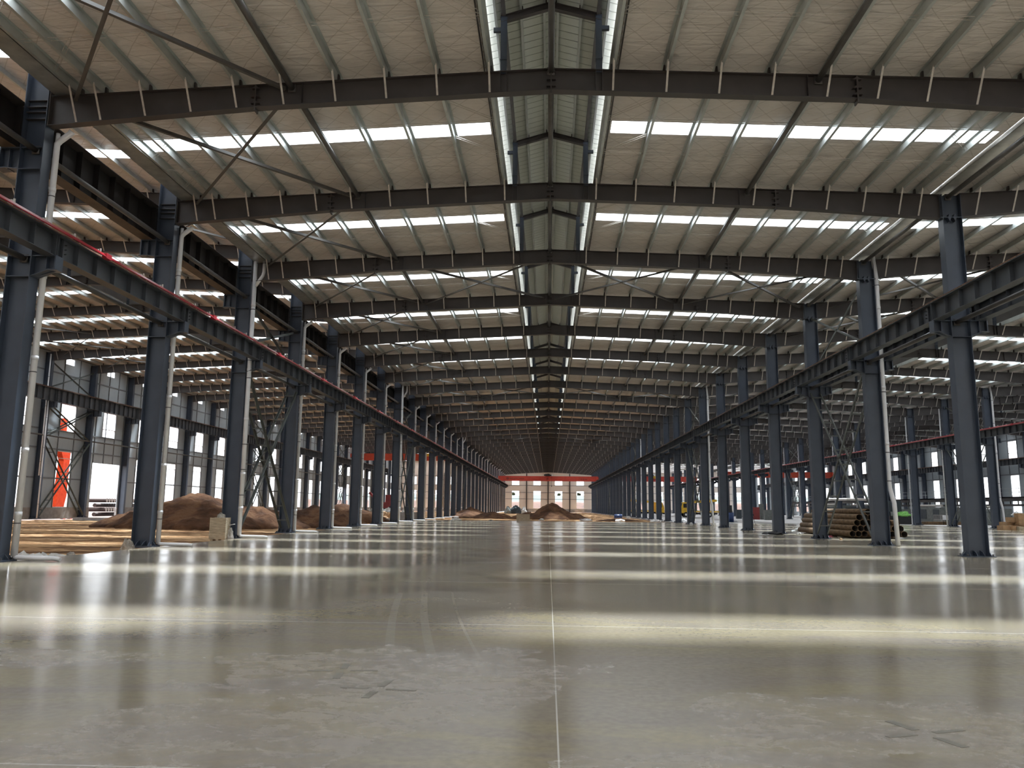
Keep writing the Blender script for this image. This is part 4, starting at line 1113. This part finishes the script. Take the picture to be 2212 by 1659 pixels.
# ------------------------------------------------------------------ yellow truck in the right hall
def truck(loc, rz, label):
    r = empty('yellow_truck', loc, label, 'truck', None, rz, 'thing')
    def part(nm, mat, *bx):
        m = MB()
        for b in bx: m.box(*b)
        return m.build(nm, M[mat], r)
    m = MB(); m.prism([(-3.2, .75), (-1.5, .75), (-1.5, 2.75), (-2.8, 2.75), (-3.2, 1.7)], -1.05, 1.05); m.build('cab', M['yellow'], r)
    m = MB(); m.prism([(-3.17, 1.8), (-2.85, 2.62), (-2.83, 2.62), (-3.15, 1.8)], -.95, .95); m.box(-2.75, -1.7, -1.07, -1.055, 1.75, 2.5); m.box(-2.75, -1.7, 1.055, 1.07, 1.75, 2.5); m.build('window', M['black'], r)
    part('chassis', 'black', (-3.1, 3.6, -.5, .5, .55, .85)); part('load_bed', 'yellow', (-1.4, 3.8, -1.1, 1.1, .95, 1.15))
    part('bumper', 'black', (-3.35, -3.15, -1.05, 1.05, .45, .75))
    m = MB(); m.bar((-1.1, 0, 1.15), (-1.1, 0, 2.9), .5, .5); m.bar((-1.1, 0, 2.8), (3.6, 0, 3.1), .35, .4); m.build('crane_arm', M['yellow'], r)
    for x in (-2.3, 2.0):
        for y in (-.95, .95):
            m = MB(); m.tube((x, y - .14, .48), (x, y + .14, .48), .48, 18); w_ = m.build('wheel', M['black'], r)
            m = MB(); m.tube((x, y - .15, .48), (x, y + .15, .48), .2, 12); m.build('hub', M['white'], w_)
    return r
p = px(1478, 1111.5); truck((27.8, 150, 0), 0, 'yellow crane truck parked in the right hall beyond the columns')
truck((19.5, 158, 0), R(180), 'second yellow vehicle partly hidden behind the right columns')
# red vehicle in the left hall
r = empty('red_machine', (-22, 108.2, .75), 'dark red machine with a boom behind the eighth left column', 'machine', None, kind='thing')
m = MB(); m.box(-1.3, 1.0, -.8, .8, .5, 1.3); m.box(-.2, .9, -.75, .75, 1.3, 2.3); m.build('body', M['maroon'], r)
m = MB(); m.bar((-1.1, 0, 1.2), (-2.6, 0, 2.6), .3, .3); m.build('boom', M['maroon'], r)
for x in (-.9, .7):
    m = MB(); m.tube((x, -.85, .42), (x, .85, .42), .42, 16); m.build('wheel', M['black'], r)

# machines at the end of the main hall, left of the heap
for i, (u, w, h, mt, lab) in enumerate(((1098, 2.0, 1.7, 'machine', 'grey machine under a cover at the left end of the far wall'), (1114, 3.0, 2.0, 'machined', 'dark wrapped machine before the far wall'), (1132, 1.5, 1.6, 'plastic', 'pale wrapped pallet before the far wall, right of the dark machine'))):
    p = px(u, 1107, Y=205); lump('covered_machine', lab, 'machine', (p.x, 205, -.1), w / 2, .9, h, mt, i + 70, .3)

# ------------------------------------------------------------------ outermost right hall: platform, machines, boxes
def platform():
    r = empty('steel_platform', (60, FY(9), 0), 'dark steel mezzanine platform with a handrail along the far right wall', 'platform', None, kind='thing')
    y1 = D * 12; m = MB(); m.box(-3, 6.5, 0, y1, 3.25, 3.40); m.box(-3, -2.85, 0, y1, 2.85, 3.40); m.box(-3, -2.85, 0, y1, 2.25, 2.5)
    for i in range(60): y = i * y1 / 60; m.box(-2.99, -2.86, y, y + .06, 2.45, 2.9)
    m.build('deck', M['rafter'], r)
    for i in range(9):
        y = .3 + i * (y1 - .6) / 8
        m = MB(); m.box(-3, -2.8, y - .1, y + .1, 0, 3.25); m.build('leg', M['machine'], r)
    m = MB()
    for z in (3.9, 4.4): m.box(-2.98, -2.93, 0, y1, z, z + .05)
    for i in range(49): y = i * y1 / 48; m.box(-2.98, -2.94, y - .02, y + .02, 3.4, 4.42)
    m.build('handrail', M['galv'], r)
platform()
for i, (y, w, h, mt, lab) in enumerate(((100, 6, 1.9, 'machine', 'long grey machine casing under the platform, nearest part'), (112, 7, 2.1, 'machine', 'grey machine casing under the platform, second part'), (124, 6, 1.8, 'machine', 'grey machine casing under the platform, third part'),
                                      (136, 7, 2.3, 'machined', 'dark machine casing under the platform, fourth part'), (150, 8, 2.4, 'machine', 'grey machine casing under the platform, fifth part'))):
    r = empty('machine_casing', (53.5, y, 0), lab, 'machine', None, kind='thing')
    m = MB(); m.box(-1.4, 1.4, -w / 2, w / 2, .15, h); m.build('casing', M[mt], r)
    m = MB(); m.box(-1.44, -1.4, -w / 2 + .3, -w / 2 + 2.0, .5, h - .3); m.box(-1.44, -1.4, .4, w / 2 - .4, .5, h - .3); m.build('door_panel', M['machined'], r)
    m = MB(); m.tube((-1.0, -w / 2 + .2, h + .18), (-1.0, w / 2 - .2, h + .18), .16, 12); m.build('duct', M['galvlight'], r)
for i, (y, n_) in enumerate(((103, 2),)):
    m = MB(); x = 49.8
    for z in (.5, 1.05): m.box(x, x + .04, y, y + 2.6, z, z + .04)
    for j in range(9): m.box(x, x + .03, y + j * .32, y + j * .32 + .03, .0, 1.08)
    tag(m.build('guard_rail', M['galvlight']), f'low barred guard rail before the machines in the outermost right hall', 'railing', None, 'thing')
def cbox(u, v, Y, w, h, mat, label, d=None, name='cardboard_box'):
    p = px(u, v, Y=Y); d = d or w * .8
    r = empty(name, (p.x, Y, max(p.z, -.03)), label, 'box', None, kind='thing')
    m = MB(); m.box(-w / 2, w / 2, -d / 2, d / 2, 0, h); m.build('carton' if name == 'cardboard_box' else 'body', M[mat], r)
    m = MB(); m.box(-.03, .03, -d / 2 - .004, d / 2 + .004, h - .12, h + .004); m.build('tape_strip', M['wood'], r)
    return r
cbox(2190, 1128, 72, .95, .42, 'card', 'brown cardboard box, top left of the pile beyond the right hall')
cbox(2186, 1140, 72.6, 1.5, .5, 'card', 'wide brown cardboard box in the middle of the pile beyond the right hall')
cbox(2207, 1134, 71.5, .8, 1.0, 'card', 'upright stack-like brown carton at the right end of the pile')
cbox(2176, 1146, 71, 1.2, .42, 'card', 'brown cardboard box at the bottom left of the pile')
cbox(2194, 1147, 70.6, .9, .38, 'card', 'brown cardboard box at the bottom middle of the pile')
cbox(2208, 1149, 70.2, .8, .36, 'wood', 'pale wooden box at the bottom right of the pile')
p = px(2197, 1112, Y=73.5); lump('debris_bag', 'white bag lying on top of the cardboard boxes', 'bag', (p.x, p.y, p.z - .05), .5, .3, .3, 'white', 81, .5)
for i, (u, v, Y, w, lab) in enumerate(((2030, 1136, 97, 4.2, 'long rusty steel plates stacked on the ground beyond the right hall'), (2045, 1131, 98.5, 3.2, 'shorter stack of rusty steel plates behind the long one'))):
    p = px(u, v, Y=Y); m = MB()
    for j in range(4): m.box(-w / 2 + .1 * j, w / 2 - .07 * j, -.6, .6, j * .09, j * .09 + .085)
    tag(m.build('steel_plate_stack', M['pipe'], None, (p.x, Y, -.03)), lab, 'steel plates', None, 'thing')
p = px(1950, 1112, Y=98); lump('tarpaulin', 'lime green tarpaulin heaped over a trolley beyond the right hall', 'tarpaulin', (p.x, 98, p.z - .2), 1.15, .7, .5, 'green', 83, .5)
block(p.x - 1.3, p.x + 1.3, 97.4, 98.6, -.03, p.z - .15, 'trolley', 'dark trolley under the lime green tarpaulin', 'dark', 'trolley')
cbox(1925, 1105, 100, 1.9, 1.3, 'machined', 'dark blue machine cabinet behind the pipe stack', name='machine_cabinet')
p = px(1925, 1118, Y=99.0); block(p.x - .9, p.x + .9, 98.7, 99.5, -.03, .9, 'maroon_cabinet', 'maroon cabinet behind the pipe stack', 'maroon', 'cabinet')
p = px(2043, 1120, Y=96); m = MB(); m.box(-.35, .35, -.02, .02, 0, .55); tag(m.build('sign_board', M['white'], None, (p.x, 96, .55)), 'white sign board leaning on machines beyond the right hall', 'board', None, 'thing')
p = px(2043, 1132, Y=96); m = MB(); m.box(-.3, -.25, -.02, .02, 0, .6); m.box(.25, .3, -.02, .02, 0, .6); tag(m.build('sign_stand', M['dark'], None, (p.x, 96.03, -.03)), 'dark stand holding the white sign board', 'stand', None, 'thing')
# cabinets and machines seen between the right columns
for u, v, Y, w, h, mt, nm, lab in ((1633, 1118, 128, 1.0, 1.9, 'maroon', 'maroon_cabinet', 'maroon cabinet between the fifth and sixth right columns'), (1645, 1118, 129, .6, 2.4, 'machine', 'grey_cabinet', 'tall grey cabinet right of the maroon one'),
                              (1660, 1119, 124, 1.2, 1.5, 'machine', 'grey_machine', 'grey machine before the tall red panel'), 
                              (1574, 1115, 132, 1.0, 2.2, 'black', 'black_cabinet', 'black cabinet seen behind the dark blue barrel'), (1596, 1113, 135, .8, 1.5, 'machined', 'dark_cabinet', 'dark cabinet right of the black one'),
                              (1790, 1096, 103, 2.6, 1.9, 'machined', 'machine_cabinet', 'long dark machine behind the lattice bracing'), (1850, 1096, 104, 3.0, 1.9, 'machined', 'machine_cabinet', 'dark blue machine casing behind the stacked pipes')):
    p = px(u, v, Y=Y); block(p.x - w / 2, p.x + w / 2, Y - .4, Y + .4, -.02, h, nm, lab, mt, 'cabinet')
for u, Y in ((1800, 102), (1850, 103)):
    p = px(u, 1079, Y=Y); m = MB(); m.tube((-1.6, 0, 0), (1.6, 0, 0), .16, 12); tag(m.build('pale_duct', M['galvlight'], None, (p.x, Y, p.z)), f'horizontal pale duct on the machine {"behind the lattice bracing" if u == 1800 else "behind the stacked pipes"}', 'duct', None, 'thing')
p = px(1626, 1128, Y=80); r = empty('tripod', (p.x, 80, 0), 'small dark tripod stand beside the sixth right column', 'tripod', None, kind='thing')
for a in (0, 2.1, 4.2):
    m = MB(); m.bar((0, 0, .95), (.3 * math.cos(a), .3 * math.sin(a), 0), .03, .03); m.build('leg', M['black'], r)
m = MB(); m.box(-.12, .12, -.08, .08, .93, 1.1); m.build('head', M['black'], r)

# ------------------------------------------------------------------ outdoors
def g3(x, y):
    t = (y - 282) ; return -.6 + (4.2 * min(1, max(0, t) / 9)) + max(0, min(1, (t - 10) / 16)) * 2.6 + .5 * nz(x, y, .12, 1) * min(1, max(0, t / 12))
field(-90, 110, 279, 292.5, 80, 12, g3, 'terrain_bank', M['earth'])
field(-90, 110, 292.5, 310, 80, 14, lambda x, y: g3(x, y) + .02, 'terrain_slope', M['net'])
rnd = random.Random(4)
for i in range(13):
    x = -13 + i * 6.2 + rnd.uniform(-1.5, 1.5); y = 311 + rnd.uniform(0, 5); h = rnd.uniform(1.4, 2.2)
    r = empty('leafy_tree', (x, y, 5.9), f'pale green tree on the bank beyond the end wall, {ORD[i + 1]} from the left', 'tree', 'trees beyond the end wall', kind='thing')
    m = MB()
    for j in range(150):
        a = rnd.uniform(0, 6.28); b = rnd.uniform(-1, 1); q_ = rnd.uniform(.55, 1.) * h * .45
        c_ = Vector((math.cos(a) * math.sqrt(1 - b * b) * q_, math.sin(a) * math.sqrt(1 - b * b) * q_, h * .42 + b * q_ * .9)); s_ = rnd.uniform(.2, .45)
        n1 = Vector((rnd.uniform(-1, 1), rnd.uniform(-1, 1), rnd.uniform(-1, 1))).normalized(); n2 = n1.cross(Vector((.3, .5, .8))).normalized()
        m.add([c_ - n1 * s_, c_ + n2 * s_ * .7, c_ + n1 * s_, c_ - n2 * s_ * .7], [(0, 1, 2, 3)])
    m.build('foliage', M['leaf'], r)
    m = MB(); m.tube((0, 0, -1.), (0, 0, h * .5), .18, 8, 0, .08); m.build('trunk', M['pipe'], r)
# orange portal leg outside the left wall
a = px(137, 974, X=-60); b = px(122, 1096, X=-60)
r = empty('gantry_crane', (-60, b.y, -.6), 'bright orange gantry crane leg standing outside the first left window', 'crane', None, kind='thing')
m = MB(); o = Vector((-60, b.y, -.6)); p1 = px(131, 1100, X=-60) - o
P_ = [px(u, v, X=-60) - o for u, v in ((111, 1104), (129, 1104), (147, 1036), (153, 1000), (153, 955), (122, 955), (132, 995), (125, 1040))]
m.prism([(c_.y, c_.z) for c_ in P_], -.35, .35, axis=0); m.build('leg', M['outorange'], r)
m = MB(); q0 = px(131, 935, X=-60) - o; q1 = px(142, 905, X=-60) - o; m.prism([(q0.y, q0.z - 2.2), (q1.y, q0.z - 2.2), (q1.y, q1.z), (q0.y, q1.z)], -.3, .3, axis=0); m.build('upper_post', M['outorange'], r)
for dy in (1.6, 3.0):
    m = MB(); m.tube((-.2, p1.y + dy - 1.0, .75), (.2, p1.y + dy - 1.0, .75), .6, 18); m.build('wheel', M['redorange'], r)
# stacked wrapped pipes outside the left wall door
yA = px(194, 1110, X=-58).y; yB = px(262, 1110, X=-58).y
def mk_log(): 
    m = MB(); m.tube((-1.5, 0, 0), (1.5, 0, 0), .27, 10, 0); m.tube((1.44, 0, 0), (1.52, 0, 0), .22, 10, 1); return tag(m.build('timber_log', [M['outpipe'], M['logend']]), cat='log', kind='thing')
s = Series(mk_log); ct = 0
for t in range(2):
    for half in (0, 1):
        for i in range(6):
            y = yA + 1.0 + half * 4.6 + i * .60; ct += 1
            s.put((-58, y, .75 + t * 1.15), f'pale-ended log stacked outside the left doorway, {ORD[t + 1]} tier, {"near" if not half else "far"} half, {ORD[i + 1]}', 'logs stacked outside the left doorway')
    m = MB(); m.tube((-57.2, yA - .5, .15 + t * 1.15), (-57.2, yB + 2, .15 + t * 1.15), .25, 10); tag(m.build('rusty_pipe', M['outpipe'], smooth=True), f'rusty pipe lying between the log tiers outside the left doorway, {ORD[t + 1]} one up', 'pipe', 'rusty pipes outside the doorway', 'thing')
m = MB(); m.box(-.25, .25, -.3, .3, 0, 4.2); tag(m.build('rack_post', M['outpipe'], None, (-57.0, yA + 5.4, -.6)), 'dark rusty post in the middle of the log stack outside the doorway', 'post', None, 'thing')
lump('debris_bag', 'white plastic and dark cloth heaped at the left doorway', 'debris', (-54, yA + 6.0, -.55), .9, 2.4, .9, 'white', 91, .6)

# ------------------------------------------------------------------ light, sky, camera
w = bpy.data.worlds.new('World'); C.world = w; w.use_nodes = True; nt = w.node_tree; nt.nodes.clear()
o = nt.nodes.new('ShaderNodeOutputWorld'); bg = nt.nodes.new('ShaderNodeBackground'); L(nt, bg.outputs[0], o.inputs[0])
tc = N(nt, 'ShaderNodeTexCoord'); sx = N(nt, 'ShaderNodeSeparateXYZ'); L(nt, tc.outputs['Generated'], sx.inputs[0])
rp = N(nt, 'ShaderNodeValToRGB'); L(nt, sx.outputs[2], rp.inputs[0]); e = rp.color_ramp.elements
e[0].position = 0.; e[0].color = (.30, .315, .33, 1); e[1].position = .9; e[1].color = (1.10, 1.14, 1.20, 1)
L(nt, rp.outputs[0], bg.inputs[0]); bg.inputs[1].default_value = 1.0
sun = bpy.data.lights.new('sun', 'SUN'); sun.energy = 4.6; sun.angle = R(9); sun.color = (.88, .94, 1.)
so = bpy.data.objects.new('sun', sun); COL.objects.link(so)
sd = Vector((-2.4, -5.5, -14.2)).normalized(); so.rotation_euler = sd.to_track_quat('-Z', 'Y').to_euler()

cam = bpy.data.cameras.new('camera'); co = bpy.data.objects.new('camera', cam); COL.objects.link(co)
f_, p_, y_, r_ = 1698.886, .1551378, .0465519, .00967627
fw = Vector((-math.sin(y_) * math.cos(p_), math.cos(y_) * math.cos(p_), math.sin(p_))); rt = Vector((math.cos(y_), math.sin(y_), 0)); up = rt.cross(fw)
r2 = rt * math.cos(r_) + up * math.sin(r_); u2 = -rt * math.sin(r_) + up * math.cos(r_)
mt = Matrix((r2, u2, -fw)).transposed().to_4x4(); mt.translation = Vector((-.0619, 0, 1.5674)); co.matrix_world = mt
cam.sensor_width = 36; cam.sensor_fit = 'HORIZONTAL'; cam.lens = f_ * 36 / 2212; cam.clip_end = 2000
C.camera = co
C.view_settings.view_transform = 'Standard'; C.view_settings.look = 'None'; C.view_settings.gamma = 1; C.view_settings.use_curve_mapping = False
C.view_settings.exposure = 3.2
cy = C.cycles; cy.max_bounces = 10; cy.diffuse_bounces = 6; cy.glossy_bounces = 4; cy.transparent_max_bounces = 12; cy.transmission_bounces = 4
cy.use_denoising = True; cy.caustics_reflective = False; cy.caustics_refractive = False; cy.sample_clamp_indirect = 4
